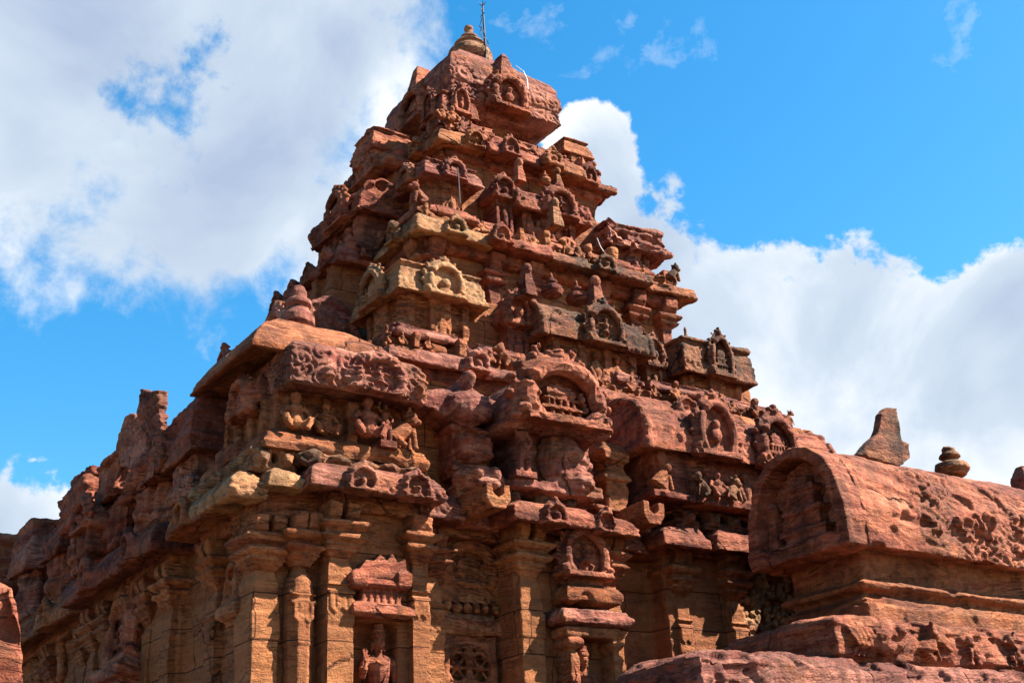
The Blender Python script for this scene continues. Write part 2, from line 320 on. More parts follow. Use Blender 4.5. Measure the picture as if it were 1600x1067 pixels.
        s.frect(fr, s0-.17*k, s1+.17*k, t-.17*k, t+.5, [fr_(.14*k, .245), fr_(.04*k, .30), fr_(0, .34), fr_(.0, .375), fr_(.06*k, .40)])
        for q, x in ((-1, s0), (1, s1)):
            s.prof(fr, [(t+.4, z+.39*k), (t-.02, z+.39*k), (t-.11*k, z+.45*k), (t-.15*k, z+.54*k), (t-.14*k, z+.63*k), (t+.4, z+.63*k)], x-.03 if q < 0 else x-.13, x+.13 if q < 0 else x+.03)
        return s

NOW = {}
def build(st, name, mat, parent=None, vox=0.03, amp=1.0, carve=0.0, base=None, wmin=None, ck=2.6, layer=1.0, mask=None, kind=None, label=None):
    me = bpy.data.meshes.new(name); me.from_pydata(st.v, [], st.f)
    ob = bpy.data.objects.new(name, me)
    if vox:
        COL.objects.link(ob)
        md = ob.modifiers.new('r', 'REMESH'); md.mode = 'VOXEL'; md.voxel_size = vox*(0.78 if vox <= .03 else 0.9); md.use_smooth_shade = True
        dg = bpy.context.evaluated_depsgraph_get(); ev = ob.evaluated_get(dg)
        m2 = bpy.data.meshes.new_from_object(ev); COL.objects.unlink(ob); ob.modifiers.clear(); ob.data = m2; m2.name = name; bpy.data.meshes.remove(me); me = m2
        n = len(me.vertices); co = np.empty(n*3, np.float32); me.vertices.foreach_get('co', co); co = co.reshape(-1, 3).astype(np.float64)
        no = np.empty(n*3, np.float32); me.vertex_normals.foreach_get('vector', no); no = no.reshape(-1, 3).astype(np.float64)
        sd_ = random.randrange(1000)
        if amp:
            d = 0.030*fbm(co*1.7, 2, sd_)+0.014*layer*np.tanh(3*fbm(co*np.array([1.3, 1.3, 8.5])+3.3, 2, sd_+7))+0.010*vn(co*9.0, sd_+11)+0.006*vn(co*24.0, sd_+12)
            chip = np.clip(np.clip(fbm(co*3.1+7.7, 2, sd_+20)-0.5, 0, 1)*0.22, 0, .05)
            d = amp*(d-chip)
            co2 = co+no*d[:, None]
            # bedding planes slip sideways a little
            co2[:, :2] += amp*0.012*np.stack([vn(co*np.array([.3, .3, 6.0]), sd_+30), vn(co*np.array([.3, .3, 6.0]), sd_+31)], 1)
        else: co2 = co
        if carve:
            side = np.clip((1-np.abs(no[:, 2])*1.1), 0, 1)
            uu = (co[:, 0]+co[:, 1]+0.06*vn(co*5, 3))*ck; vv = (co[:, 2]+0.06*vn(co*5, 4))*ck*1.0
            mk = np.clip(0.5+1.6*vn(co*0.9+1.1, sd_+40), 0, 1)
            if mask: mk = mk*0+1
            co2 += no*(carve*rings(uu, vv, 17.0, sd_)*side*mk)[:, None]
        me.vertices.foreach_set('co', co2.astype(np.float32).ravel()); me.update()
        me.shade_smooth()
    me.materials.clear(); me.materials.append(M[mat])
    COL.objects.link(ob)
    if parent is not None:
        ob.parent = parent; o = Vector(parent.location); me.transform(Matrix.Translation(-o))
    elif base is not None:
        me.transform(Matrix.Translation(-Vector(base))); ob.location = base
    if kind: ob['kind'] = kind
    if label: ob['label'] = label
    return ob
def thing(name, label, cat, loc, group=None):
    o = bpy.data.objects.new(name, None); COL.objects.link(o); o.location = loc; o['label'] = label; o['category'] = cat; o.empty_display_size = .2
    if group: o['group'] = group
    return o
def tag(o, label, cat, group=None):
    o['label'] = label; o['category'] = cat
    if group: o['group'] = group
    return o

# ================================================================== ground
g = S().box(-400, 400, -400, 400, -0.5, 0.0)
go = build(g, 'ground', 'soil', vox=0); go['kind'] = 'structure'

# ================================================================== temple hall
hall = thing('temple_hall', 'carved red sandstone temple wall with pilasters, niches and heavy drooping cornice', 'temple', (0, 0, 0))
def pil(fr, s0, s1, t, zc, k=1.0, mat='wall', z0=2.2, oct_=False, gar=True):
    st = S(); w_ = s1-s0
    if oct_:
        c = (s0+s1)/2; r_ = w_*.56
        o8 = lambda rr: [st.P(fr, c+rr*math.cos(math.radians(22.5+45*i)), t+w_*.5+rr*math.sin(math.radians(22.5+45*i)), 0) for i in range(8)]
        rs = []
        for rr, z in ((r_, z0), (r_, zc-1.0), (r_*1.12, zc-.97), (r_*1.12, zc-.35), (r_*.95, zc-.2), (r_*.6, zc-.06), (r_*.6, zc)): rs.append([(p[0], p[1], z) for p in o8(rr)])
        st.loft(rs)
    else:
        st.frect(fr, s0, s1, t, t+.5, [(0, z0), (0, zc-.86), (-.012, zc-.85), (-.015, zc-.55), (0, zc-.54), (0, zc-.4), (.012, zc-.36), (.012, zc-.16), (.04, zc-.1), (.05, zc)])
    if gar:                                                     # hanging garland loops below the capital
        for j in range(2):
            c = s0+w_*(.27+.46*j); zz = zc-.50
            for rr in (.17, .09):
                st.tube([st.P(fr, c-w_*rr, t-.018, zz), st.P(fr, c-w_*rr, t-.018, zz-.17), st.P(fr, c, t-.018, zz-.17-w_*rr), st.P(fr, c+w_*rr, t-.018, zz-.17), st.P(fr, c+w_*rr, t-.018, zz)], .021, 6)
        st.fbox(fr, s0-.02, s1+.02, t-.035, t+.1, zz, zz+.045); st.fbox(fr, s0-.015, s1+.015, t-.03, t+.1, zz+.10, zz+.13)
    build(st, 'pilaster', mat, hall, vox=.017, amp=.28)
    st = S(); st.capital(fr, s0, s1, t, zc, k); build(st, 'capital', 'orange' if mat == 'wall' else mat, hall, vox=.02, amp=.4)

# walls, in bays
st = S()
st.box(-.35, 18, .62, 14, 0, 7.05)                              # recessed wall plane
st.box(-.75, 0.1, .36, 2.0, 0, 6.5)
st.box(0.02, .38, .12, 1, 0, 6.5).box(1.03, 1.5, .12, 1, 0, 6.5).box(.3, 1.1, .12, 1, 4.84, 6.5).box(.3, 1.1, .42, 1, 0, 4.9).box(.3, 1.1, .12, 1, 0, 3.0)
st.box(2.78, 4.5, .05, 1, 0, 6.4)
st.box(5.6, 8.2, .25, 1, 0, 6.4)
st.box(8.2, 12, -.1, 1, 0, 6.4)
wl = build(st, 'wall', 'wall', hall, vox=.04, amp=.5)
st = S()
st.box(-.72, 0, .55, 6.5, 0, 6.5); st.box(-.78, 0, 0.36, .58, 0, 6.5); st.box(-.74, 0, 1.2, 2.0, 0, 6.5); st.box(-.74, 0, .5, 1.3, 4.95, 6.5); st.box(-.74, 0, .5, 1.3, 0, 3)
st.box(-.45, 0, .5, 1.3, 0, 6)
st.box(-.35, 0, 1.9, 30, 0, 7.0)
st.box(-.85, 0, 2.7, 6.3, 0, 6.4)
st.box(-.6, 0, 7.0, 12.5, 0, 6.4); st.box(-.9, 0, 13.4, 20, 0, 6.4); st.box(-.5, 0, 21, 30, 0, 6.4)
build(st, 'side_wall', 'wall', hall, vox=.05, amp=.5)
# pilasters, right face
pil('R', 0.0, .35, 0, 5.62, 1.0)
a0 = R(645, 900, 0)[0]; pil('R', 1.18, 1.42, .0, 5.62, .9)
pil('R', 1.52, 1.82, .3, 5.55, .9)
pil('R', 2.80, 3.16, -.05, 5.62, 1.05, gar=False)
pil('R', 4.2, 4.5, -.05, 5.62, 1.05, gar=False)
pil('R', 5.75, 6.0, .2, 5.62, 1.0)
pil('R', 6.72, 7.0, .1, 5.62, 1.05)
pil('R', 8.4, 8.7, -.12, 5.62, 1.05)
# corner and left face
pil('R', -.86, -.52, .25, 5.42, 1.0, gar=False)
pil('R', -.42, -.12, .1, 5.48, .95, oct_=True)
pil('L', 1.42, 1.75, -.86, 5.42, .95)
for s0, t in ((2.75, -.95), (3.7, -.9), (5.3, -.95), (6.0, -.95), (7.2, -.72), (9.0, -.72), (11.9, -.72), (13.6, -1.0), (15.4, -1.0), (18, -1.0), (19.6, -1.0)):
    pil('L', s0, s0+.34, t, 5.42, .95, gar=False)
# beams under the cornice with little dwarf blocks
st = S(); st.box(.05, 1.5, -.02, .5, 6.18, 6.42).box(-.8, .1, .22, .5, 5.98, 6.4); st.box(2.8, 4.5, -.07, .4, 6.2, 6.4); st.box(5.6, 8.2, .12, .4, 6.2, 6.4); st.box(1.4, 2.9, .3, .6, 6.1, 6.5).box(4.4, 5.8, .35, .7, 6.15, 6.5); st.box(8.2, 12, -.14, .4, 6.2, 6.4)
build(st, 'beam', 'orange', hall, vox=.035, amp=.6)
st = S(); st.box(-.88, -.3, .3, 2.0, 6.0, 6.4).box(-.6, 0, 1.9, 30, 6.05, 6.5).box(-.97, -.4, 2.75, 6.3, 6.0, 6.35).box(-.75, -.4, 7.1, 12.4, 6.0, 6.35).box(-1.03, -.4, 13.5, 20, 6.0, 6.35)
build(st, 'beam', 'orange', hall, vox=.05, amp=.6)

# cornice blocks (kapota): lip line rectangles, lip z, top z, material, arches [(along, width, fig)]
def cornice(a, b, z, mat, arches=(), fr='R', par=None, ov=.3, vox=.024, carve=.014, amp=.75, name='cornice', mid=None):
    st = S(); st.kap(a[0], a[1], b[0], b[1], z[0], z[1], ov)
    t = b[0] if fr == 'R' else a[0]
    for (u, w_, fg) in arches: st.arch(fr, u, t+.05, z[0]-.01, w_*1.1, (z[1]-z[0])*.92, .17, fg, crk=False)
    return build(st, name, mat, par or hall, vox=vox, amp=amp, carve=carve, ck=3.2)
cornice((-.42, 1.52), (-.36, 1.2), (6.33, 6.72), 'mauve', [(.27, .40, 'head'), (1.05, .40, 'head')], amp=.5)
cornice((-.86, -.36), (-.12, .9), (6.33, 6.66), 'yellow')
cornice((-1.28, -.80), (0.02, 1.7), (6.2, 6.58), 'yellow')
cornice((1.30, 2.0), (-.05, 1.2), (6.22, 6.62), 'mauve')
cornice((2.0, 2.6), (.1, 1.2), (6.18, 6.5), 'red')
cornice((2.47, 3.9), (-.48, 1), (6.2, 6.55), 'red', [(3.12, .34, 'head')], amp=.5)
cornice((3.88, 4.62), (-.46, 1), (6.18, 6.52), 'red', [(4.0, .3, None)])
cornice((4.6, 5.3), (.15, 1), (6.15, 6.5), 'red')
cornice((5.28, 6.2), (-.2, 1), (6.22, 6.6), 'red')
cornice((6.25, 8.2), (-.28, 1), (6.22, 6.62), 'red', [(7.3, .3, 'head')])
cornice((8.2, 12), (-.5, 1), (6.2, 6.6), 'red')
cornice((-1.27, 0), (1.0, 2.2), (6.15, 6.58), 'orange', [(1.6, .36, 'head')], fr='L')
cornice((-.75, 0), (2.1, 2.9), (6.1, 6.5), 'red', fr='L', vox=.04)
cornice((-1.36, 0), (2.5, 6.6), (6.1, 6.6), 'red', [(3.4, .4, 'head'), (5.3, .4, 'head')], fr='L', vox=.032)
cornice((-.9, 0), (6.4, 7.2), (6.1, 6.5), 'orange', fr='L', vox=.05)
cornice((-1.12, 0), (6.9, 12.8), (6.1, 6.6), 'orange', [(8.2, .45, 'head'), (10.8, .45, 'head')], fr='L', vox=.04)
cornice((-.9, 0), (12.7, 13.4), (6.1, 6.5), 'orange', fr='L', vox=.05)
cornice((-1.4, 0), (13.2, 20.4), (6.1, 6.6), 'orange', [(15, .5, 'head'), (18, .5, 'head')], fr='L', vox=.05)

# frieze of heads above the cornice
def frieze(fr, s0, s1, t, z, k, mat, step=None, vox=.024, par=None, skip=0.0):
    st = S(); step = step or k*1.02; n = max(1, int((s1-s0)/step))
    st.fbox(fr, s0, s1, t+k*.15, t+k*2.2, z-.05, z+k*.35); st.fbox(fr, s0, s1, t+k*.1, t+k*2.2, z+k*.78, z+k*.98)
    for i in range(n):
        if random.random() < skip: continue
        u = s0+(i+.5)*(s1-s0)/n; st.beast(fr, u, t, z, k*random.uniform(.9, 1.05))
    return build(st, 'frieze', mat, par or hall, vox=vox, amp=.7)
frieze('R', -1.0, -.35, .12, 6.62, .28, 'yellow')
frieze('L', .3, 2.0, -1.02, 6.58, .28, 'yellow')
st = S(); st.rect(-.35, 1.45, .02, .8, [(0, 6.66), (-.05, 6.72), (-.03, 6.86), (.08, 6.95), (.2, 6.98)])
for i in range(5): st.ell((-.2+i*.36, .0, 6.8), (.15, .1, .11))
build(st, 'eroded_moulding', 'dark', hall, amp=1.6, vox=.03, carve=.02)
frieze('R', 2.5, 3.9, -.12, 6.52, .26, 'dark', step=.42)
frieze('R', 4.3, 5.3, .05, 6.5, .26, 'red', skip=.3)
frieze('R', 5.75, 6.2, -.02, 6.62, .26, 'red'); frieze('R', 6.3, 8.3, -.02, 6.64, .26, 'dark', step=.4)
frieze('L', 2.6, 6.5, -1.0, 6.55, .26, 'red', vox=.035); frieze('L', 6.9, 12.7, -.8, 6.55, .26, 'orange', vox=.05); frieze('L', 13.2, 20, -1, 6.55, .26, 'orange', vox=.06)
# body of the upper wall behind the roof shrines
st = S(); st.box(2.25, 11.2, 2.25, 14, 6.5, 9.45); st.box(.6, 11.2, .9, 14, 6.5, 7.1); st.box(2.22, 14, 2.2, 3, 8.2, 8.3)
build(st, 'upper_wall', 'wall', hall, vox=.05, amp=.6)

# niche frame pieces, mini shrine relief over the statue niche
st = S(); 
s0, zz = .22, 4.98
st.frect('R', .30, 1.16, -.10, .3, [(.06, 4.86), (0, 4.90), (0, 4.98), (.03, 5.02), (.1, 5.05)])
for u in (.48, .58, .67, .76, .86, .96): st.fbox('R', u-.022, u+.022, -.03, .2, 5.04, 5.24)
st.fbox('R', .45, 1.02, -.01, .2, 5.04, 5.2)
st.frect('R', .40, 1.05, -.10, .2, [(.04, 5.22), (0, 5.26), (.03, 5.32), (.08, 5.34)])
st.frect('R', .28, .50, -.12, .2, [(.03, 5.2), (0, 5.26), (0, 5.36), (.08, 5.44)]); st.frect('R', .92, 1.13, -.12, .2, [(.03, 5.22), (0, 5.26), (0, 5.42), (.08, 5.5)])
st.prism('R', [(.34, 5.34), (1.1, 5.36), (1.06, 5.62), (.95, 5.56), (.88, 5.68), (.8, 5.58), (.7, 5.66), (.62, 5.56), (.5, 5.56), (.42, 5.46)], -.05, .3)
build(st, 'relief_shrine', 'red', hall, vox=.014, amp=.35)
# the same over the left niche
st = S(); st.frect('L', .62, 1.28, -.92, -.5, [(.06, 4.92), (0, 4.97), (0, 5.08), (.05, 5.14)])
st.arch('L', .95, -.76, 5.14, .5, .5, .12, 'shrine'); st.fbox('L', .85, 1.02, -.82, -.5, 5.6, 5.95); st.fell('L', .94, -.8, 5.98, .07, .06, .1)
st.fbox('L', .7, 1.2, -.80, -.5, 4.86, 4.93)
build(st, 'relief_shrine', 'orange', hall, vox=.02, amp=.4)
# arched relief above lattice window
st = S(); u0 = 2.25; tt = .6
pu = lambda px, py: R(px, py, .55)
st.frect('R', 1.86, 3.0, .40, .8, [(.04, 4.84), (0, 4.90), (0, 5.02), (.05, 5.1)])
for i in range(7): st.fell('R', 1.98+i*.15, .46, 5.2, .06, .07, .07)
st.fbox('R', 1.86, 2.96, .50, .8, 5.1, 5.13).fbox('R', 1.86, 2.96, .46, .8, 5.27, 5.31)
st.frect('R', 1.84, 2.98, .44, .8, [(.06, 5.3), (0, 5.36), (.02, 5.46), (.1, 5.5)])
st.arch('R', 2.38, .6, 5.5, .98, .62, .16, 'shrine', crk=False)
build(st, 'relief_arch', 'orange', hall, vox=.02, amp=.5, carve=.008)
# shrine niche in the middle bay: arch, two moulded slabs, colonnettes
st = S(); st.arch('R', 3.77, -.12, 5.58, .82, .74, .26, 'dancer'); st.fbox('R', 3.5, 4.1, -.2, .2, 5.5, 5.62); build(st, 'arch_gable', 'red', hall, vox=.014, amp=.25, carve=.006)
st = S(); st.frect('R', 3.36, 4.32, -.34, .2, [(.14, 5.2), (.02, 5.24), (0, 5.34), (.04, 5.45), (.16, 5.52)]); build(st, 'moulded_slab', 'orange', hall, vox=.02, amp=.8, carve=.012)
st = S(); st.frect('R', 3.22, 4.42, -.42, .2, [(.16, 4.9), (.02, 4.93), (0, 5.0), (.08, 5.14), (.3, 5.19)]); build(st, 'moulded_slab', 'mauve', hall, vox=.02, amp=.9, carve=.01)
st = S(); st.frect('R', 3.34, 4.34, -.3, .2, [(.0, 4.78), (-.04, 4.88), (.1, 4.95)])
for u in (3.40, 4.14):
    st.frect('R', u-.04, u+.2, -.32, .1, [(.05, 4.62), (0, 4.68), (0, 4.72), (.04, 4.76)]); st.frect('R', u, u+.15, -.27, .1, [(0, 2.5), (0, 4.5), (.03, 4.6)])
build(st, 'colonnettes', 'orange', hall, vox=.02, amp=.5)
# lattice window with pierced wheels
st = S(); st.fbox('R', 1.9, 1.98, .44, .8, 3.4, 4.84); st.fbox('R', 2.62, 2.72, .44, .8, 3.4, 4.84); st.fbox('R', 1.9, 2.72, .46, .8, 4.66, 4.84)
for cz in (4.42, 3.92):
    for cu in (2.13, 2.49):
        ring = [(cu+.17*math.cos(a*math.pi/8), cz+.2*math.sin(a*math.pi/8)) for a in range(17)]
        st.tube([(u, .5, z) for u, z in ring], .035, 7)
        st.tube([(cu-.15, .52, cz), (cu+.15, .52, cz)], .028, 6); st.ell((cu, .5, cz), (.05, .04, .05))
        for a in (45, 135): st.tube([(cu-.14*math.cos(math.radians(a)), .52, cz-.17*math.sin(math.radians(a))), (cu+.14*math.cos(math.radians(a)), .52, cz+.17*math.sin(math.radians(a)))], .024, 6)
    st.fbox('R', 2.27, 2.35, .47, .56, cz-.26, cz+.26)
    st.fbox('R', 1.96, 2.66, .47, .56, cz-.27, cz-.21)
for q in ((2.31, 4.62), (2.31, 4.17), (2.02, 4.6), (2.6, 4.6)): st.fbox('R', q[0]-.07, q[0]+.07, .48, .56, q[1]-.06, q[1]+.06)
build(st, 'lattice_window', 'orange', hall, vox=.014, amp=.25)
# crowded battle relief on the far wall bay
st = S(); random.seed(21)
for i in range(70):
    px = random.uniform(1142, 1232); py = random.uniform(905, 1015)
    if (px-1142)/90.0 + (1015-py)/110.0 < .25: continue
    u, z = R(px, py, .22); k = random.uniform(.05, .11)
    st.fell('R', u, .22, z, k*.8, .07, k); st.fell('R', u+random.uniform(-.06, .06), .2, z+k*1.3, k*.45, .06, k*.5)
    st.tube([(u, .2, z), (u+random.uniform(-.2, .2), .19, z+random.uniform(-.15, .15))], .028, 6)
for i in range(2): st.tube([(7.06+i*.07, .2, 4.3), (7.06+i*.07, .2, 4.85), (7.3, .2, 5.02), (7.6, .2, 4.9)], .03, 6)
build(st, 'battle_relief', 'yellow', hall, vox=.016, amp=.4, carve=.008)
# ornaments of the shaded side: arched gable over a niche
st = S(); st.frect('L', 3.9, 5.3, -1.25, -.7, [(.12, 4.66), (0, 4.72), (0, 4.86), (.1, 4.95)]); st.frect('L', 4.0, 5.2, -1.15, -.7, [(0, 4.55), (0, 4.68)])
st.arch('L', 4.6, -.86, 4.95, 1.0, .95, .24, 'shrine'); st.fbox('L', 4.25, 4.95, -1.0, -.7, 5.6, 6.05)
for u in (4.05, 5.0): st.fbox('L', u, u+.14, -1.08, -.7, 2.4, 4.6)
build(st, 'niche_canopy', 'red', hall, vox=.026, amp=.6, carve=.008)
st = S(); st.arch('L', 2.35, -.36, 5.0, .5, .75, .2, 'shrine'); st.frect('L', 2.05, 2.65, -.65, -.2, [(.05, 4.78), (0, 4.85), (.05, 5.0)]); build(st, 'niche_canopy', 'orange', hall, vox=.024, amp=.6)
st = S(); random.seed(5)
for i in range(40):
    px = random.uniform(52, 100); py = random.uniform(985, 1060); u, z = L(px, py, -.62); k = random.uniform(.08, .16); st.fell('L', u, -.62, z, k, .1, k*1.2)
build(st, 'figure_relief', 'orange', hall, vox=.03, amp=.6, carve=.01)

# ================================================================== water spouts (top level, jut from the cornice line)
def spout(px, py, t_tip, label):
    u, z = R(px, py, t_tip); w_ = .19; prof = [(u-w_, z+.13), (u-w_, z-.08), (u-w_*.55, z-.2), (u+w_*.55, z-.2), (u+w_, z-.08), (u+w_, z+.13), (u+w_*.45, z+.13), (u+w_*.45, z-.0), (u, z-.06), (u-w_*.45, z-.0), (u-w_*.45, z+.13)]
    st = S().prism('R', prof, t_tip, .9)
    o = build(st, 'water_spout', 'orange', None, vox=.016, amp=.3, base=(u, t_tip, z)); tag(o, label, 'water spout', 'water spouts above the cornice')
spout(779, 770, -.62, 'U-shaped stone water spout below the monster-face pavilion, jutting left of the big arch gable')
spout(1022, 797, -.45, 'U-shaped stone water spout jutting above the cornice to the right of the big arch gable')

# ================================================================== miniature roof shrines
GRP = 'miniature stone shrines on the roof ledges'
def kuta(a0, a1, b0, b1, z0, zr, z1, mat, label, rmat=None, vox=.028, arch=True, aw=.55, topslab=True, faces='RL', fig='shrine', carve=.012, amp=1.0, fin=None, shrink=.28):
    "square pavilion: roof lip rectangle a0..b1, base z0, eave zr, roof top z1"
    e = thing('miniature_shrine', label, 'shrine', ((a0+a1)/2, (b0+b1)/2, z0), GRP); w_ = a1-a0; h = z1-zr; i = shrink
    st = S(); st.rect(a0+i, a1-i, b0+i, b1-i, [(-.12, z0), (-.12, z0+.12), (0, z0+.17), (0, zr+.1)])
    for fr in faces:
        o0, o1, t = (a0, a1, b0) if fr == 'R' else (b0, b1, a0)
        for u in (o0+i+.02, o1-i-.16): st.fbox(fr, u, u+.14, t+i-.07, t+i+.1, z0+.1, zr+.05)
        m = (o0+o1)/2; st.fbox(fr, m-.2, m+.2, t+i-.13, t+i+.1, z0+.08, zr+.05)
        st.fell(fr, m, t+i-.16, z0+(zr-z0)*.45, .07, .06, (zr-z0)*.3); st.fell(fr, m, t+i-.17, z0+(zr-z0)*.8, .05, .05, .06)
        for sg in (-1, 1): st.tube([st.P(fr, m+sg*.05, t+i-.16, z0+(zr-z0)*.6), st.P(fr, m+sg*.14, t+i-.17, z0+(zr-z0)*.45), st.P(fr, m+sg*.1, t+i-.18, z0+(zr-z0)*.2)], .035, 6)
    build(st, 'shrine_body', mat, e, vox=vox, amp=amp*.7)
    st = S(); st.rect(a0, a1, b0, b1, [(i*.9, zr+h*.06), (.05, zr-.02), (0, zr), (0.02, zr+h*.1), (.05, zr+h*.4), (.09, zr+h*.7), (.20, zr+h*.88), (.34, zr+h*.95), (w_*.3, z1+h*.06)])
    if topslab: st.rect(a0, a1, b0, b1, [(.10, zr+h*.84), (.08, zr+h*.88), (.10, zr+h*.94), (.3, zr+h*1.0)])
    build(st, 'shrine_roof', rmat or mat, e, vox=vox, amp=amp, carve=carve)
    if arch:
        for fr in faces:
            o0, o1, t = (a0, a1, b0) if fr == 'R' else (b0, b1, a0)
            st = S().arch(fr, (o0+o1)/2, t+.07, zr+.0, aw, h*1.05, .17, fig); build(st, 'arch_gable', rmat or mat, e, vox=.018, amp=.35)
    if fin:
        st = S().lathe(((a0+a1)/2, (b0+b1)/2, z1), [(.12*fin, -.1), (.2*fin, .0), (.24*fin, .12*fin), (.16*fin, .24*fin), (.08*fin, .3*fin), (.15*fin, .38*fin), (.13*fin, .45*fin), (.07*fin, .52*fin), (.05*fin, .72*fin), (.01, .8*fin)])
        build(st, 'finial', rmat or mat, e, vox=.025, amp=.4)
    return e
def sala(fr, s0, s1, t0, t1, z0, zr, z1, mat, label, rmat=None, vox=.028, arches=((.5, .8),), carve=.012, amp=1.0, fig='shrine', ends=True):
    "oblong pavilion with a barrel-vault roof running along the face"
    m = (s0+s1)/2; tm = (t0+t1)/2; loc = (m, tm, z0) if fr == 'R' else (tm, m, z0)
    e = thing('miniature_shrine', label, 'shrine', loc, GRP); h = z1-zr; d = t1-t0
    st = S(); st.frect(fr, s0+.22, s1-.22, t0+.22, t1, [(-.12, z0), (-.12, z0+.12), (0, z0+.17), (0, zr+.1)])
    for k in range(4):
        u = s0+.26+k*(s1-s0-.68)/3; st.fbox(fr, u, u+.16, t0+.14, t0+.4, z0+.1, zr+.05)
    for k, f_ in enumerate((.3, .5, .7)):
        u = s0+(s1-s0)*f_; H = zr-z0; st.fell(fr, u, t0+.16, z0+H*.4, .08, .08, H*.3); st.fell(fr, u, t0+.15, z0+H*.78, .06, .06, .07)
        for sg in (-1, 1): st.tube([st.P(fr, u+sg*.05, t0+.16, z0+H*.6), st.P(fr, u+sg*.15, t0+.12, z0+H*.42), st.P(fr, u+sg*.1, t0+.1, z0+H*.2)], .035, 6)
    build(st, 'shrine_body', mat, e, vox=vox, amp=amp*.7)
    c = [(t0+d*.1, zr+h*.04), (t0+.0, zr-.02), (t0-.0, zr+h*.1), (t0+.02, zr+h*.42), (t0+d*.08, zr+h*.66), (t0+d*.2, zr+h*.84), (t0+d*.36, zr+h*.96), (t0+d*.5, z1)]
    c = c + [(t0+t1-q[0], q[1]) for q in c[::-1]]
    st = S().prof(fr, c, s0, s1)
    if ends:
        for u0, u1 in ((s0-.06, s0+.08), (s1-.08, s1+.06)):
            cc = [(tm+(q[0]-tm)*1.06, zr+(q[1]-zr)*1.06) for q in c]; inn = [(tm+(q[0]-tm)*.78, zr+.05+(q[1]-zr)*.78) for q in c]
            st.tube([st.P(fr, (u0+u1)/2, tm+(q[0]-tm)*.95, zr+(q[1]-zr)*.98) for q in c[1:-1]], .075, 7)
            st.fbox(fr, u0, u1, t0, t1, zr, zr+.09)
    build(st, 'barrel_roof', rmat or mat, e, vox=vox, amp=amp, carve=carve)
    for f_, aw in arches:
        st = S().arch(fr, s0+(s1-s0)*f_, t0+.05, zr-.01, aw, h*1.0, .2, fig); build(st, 'arch_gable', rmat or mat, e, vox=.018, amp=.35)
    return e
def nasika(fr, u, t, z0, zr, z1, w_, mat, label, vox=.024, fig='head', deep=.9):
    e = thing('miniature_shrine', label, 'shrine', (u, t, z0) if fr == 'R' else (t, u, z0), GRP)
    st = S(); st.frect(fr, u-w_*.3, u+w_*.3, t+.05, t+deep, [(-.05, z0), (-.05, z0+.08), (0, z0+.12), (0, zr+.05)]); st.fell(fr, u, t+.0, z0+(zr-z0)*.5, w_*.12, .08, (zr-z0)*.34)
    for sg in (-1, 1): st.fbox(fr, u+sg*w_*.26-.04, u+sg*w_*.26+.04, t-.02, t+.2, z0, zr)
    build(st, 'shrine_body', mat, e, vox=vox, amp=.6)
    st = S(); h = z1-zr
    st.frect(fr, u-w_*.5, u+w_*.5, t, t+deep, [(.08, zr-.03), (0, zr), (0, zr+.08), (.05, zr+h*.4), (w_*.25, zr+h*.8), (w_*.4, z1)]); st.arch(fr, u, t+.03, zr-.0, w_*.86, h, .16, fig)
    build(st, 'gable_roof', mat, e, vox=.02, amp=.55, carve=.006)
    return e

# --- corner pavilion over the near corner, with the big slab hat
e = thing('miniature_shrine', 'large corner roof shrine under a wide pale stone slab hat at the near corner', 'shrine', (0.2, .9, 6.9), GRP)
st = S(); st.rect(-.75, 1.3, .12, 1.9, [(-.12, 6.85), (-.16, 6.95), (-.10, 7.08), (0, 7.14), (.12, 7.2), (.12, 7.75)]); st.box(.65, 1.25, -.02, .5, 6.9, 7.12).box(-.95, -.6, .7, 1.4, 6.9, 7.15)
for u in (-.5, .0, .35, .85): st.fbox('R', u, u+.12, .18, .4, 7.15, 7.7)
for u in (.4, .8, 1.2, 1.6): st.fbox('L', u, u+.12, -.72, -.5, 7.15, 7.7)
st.box(.3, .46, .06, .3, 7.12, 7.65)
build(st, 'shrine_body', 'orange', e, amp=.7, vox=.026)
st = S(); st.rect(-.66, 1.32, -.25, 1.6, [(.34, 7.76), (.05, 7.66), (0, 7.7), (0.02, 7.8), (.0, 8.0), (.05, 8.2), (.12, 8.27), (.3, 8.32)])
st.arch('R', .58, -.22, 7.70, .8, .52, .14, 'shrine', crk=False)
for u in (-.12, .15, 1.02, 1.2): st.fell('R', u, -.24, 7.86, .1, .08, .12)
build(st, 'shrine_roof', 'mauve', e, vox=.02, amp=.6, carve=.02, ck=3.4, mask=1)
st = S(); st.rect(-.78, -.3, .45, 1.4, [(.2, 7.7), (.03, 7.62), (0, 7.7), (.04, 7.98), (.2, 8.2)]); st.arch('L', .95, -.75, 7.55, .7, .5, .15, 'shrine'); build(st, 'side_gable', 'red', e, vox=.026, amp=.8)
st = S(); st.rect(-1.08, 1.12, .0, 2.15, [(.75, 8.40), (.35, 8.34), (.06, 8.17), (0, 8.17), (0, 8.24), (.05, 8.34), (.16, 8.50), (.34, 8.70), (.58, 8.88), (.85, 8.98), (1.0, 9.0)])
build(st, 'slab_roof', 'orange', e, vox=.026, amp=.5)
st = S().lathe((.0, 1.0, 8.95), [(.05, -.1), (.16, 0), (.24, .10), (.24, .20), (.17, .30), (.14, .34), (.20, .38), (.19, .44), (.13, .48), (.12, .58), (.09, .66), (.03, .70)]); build(st, 'finial', 'mauve', e, vox=.02, amp=.2)
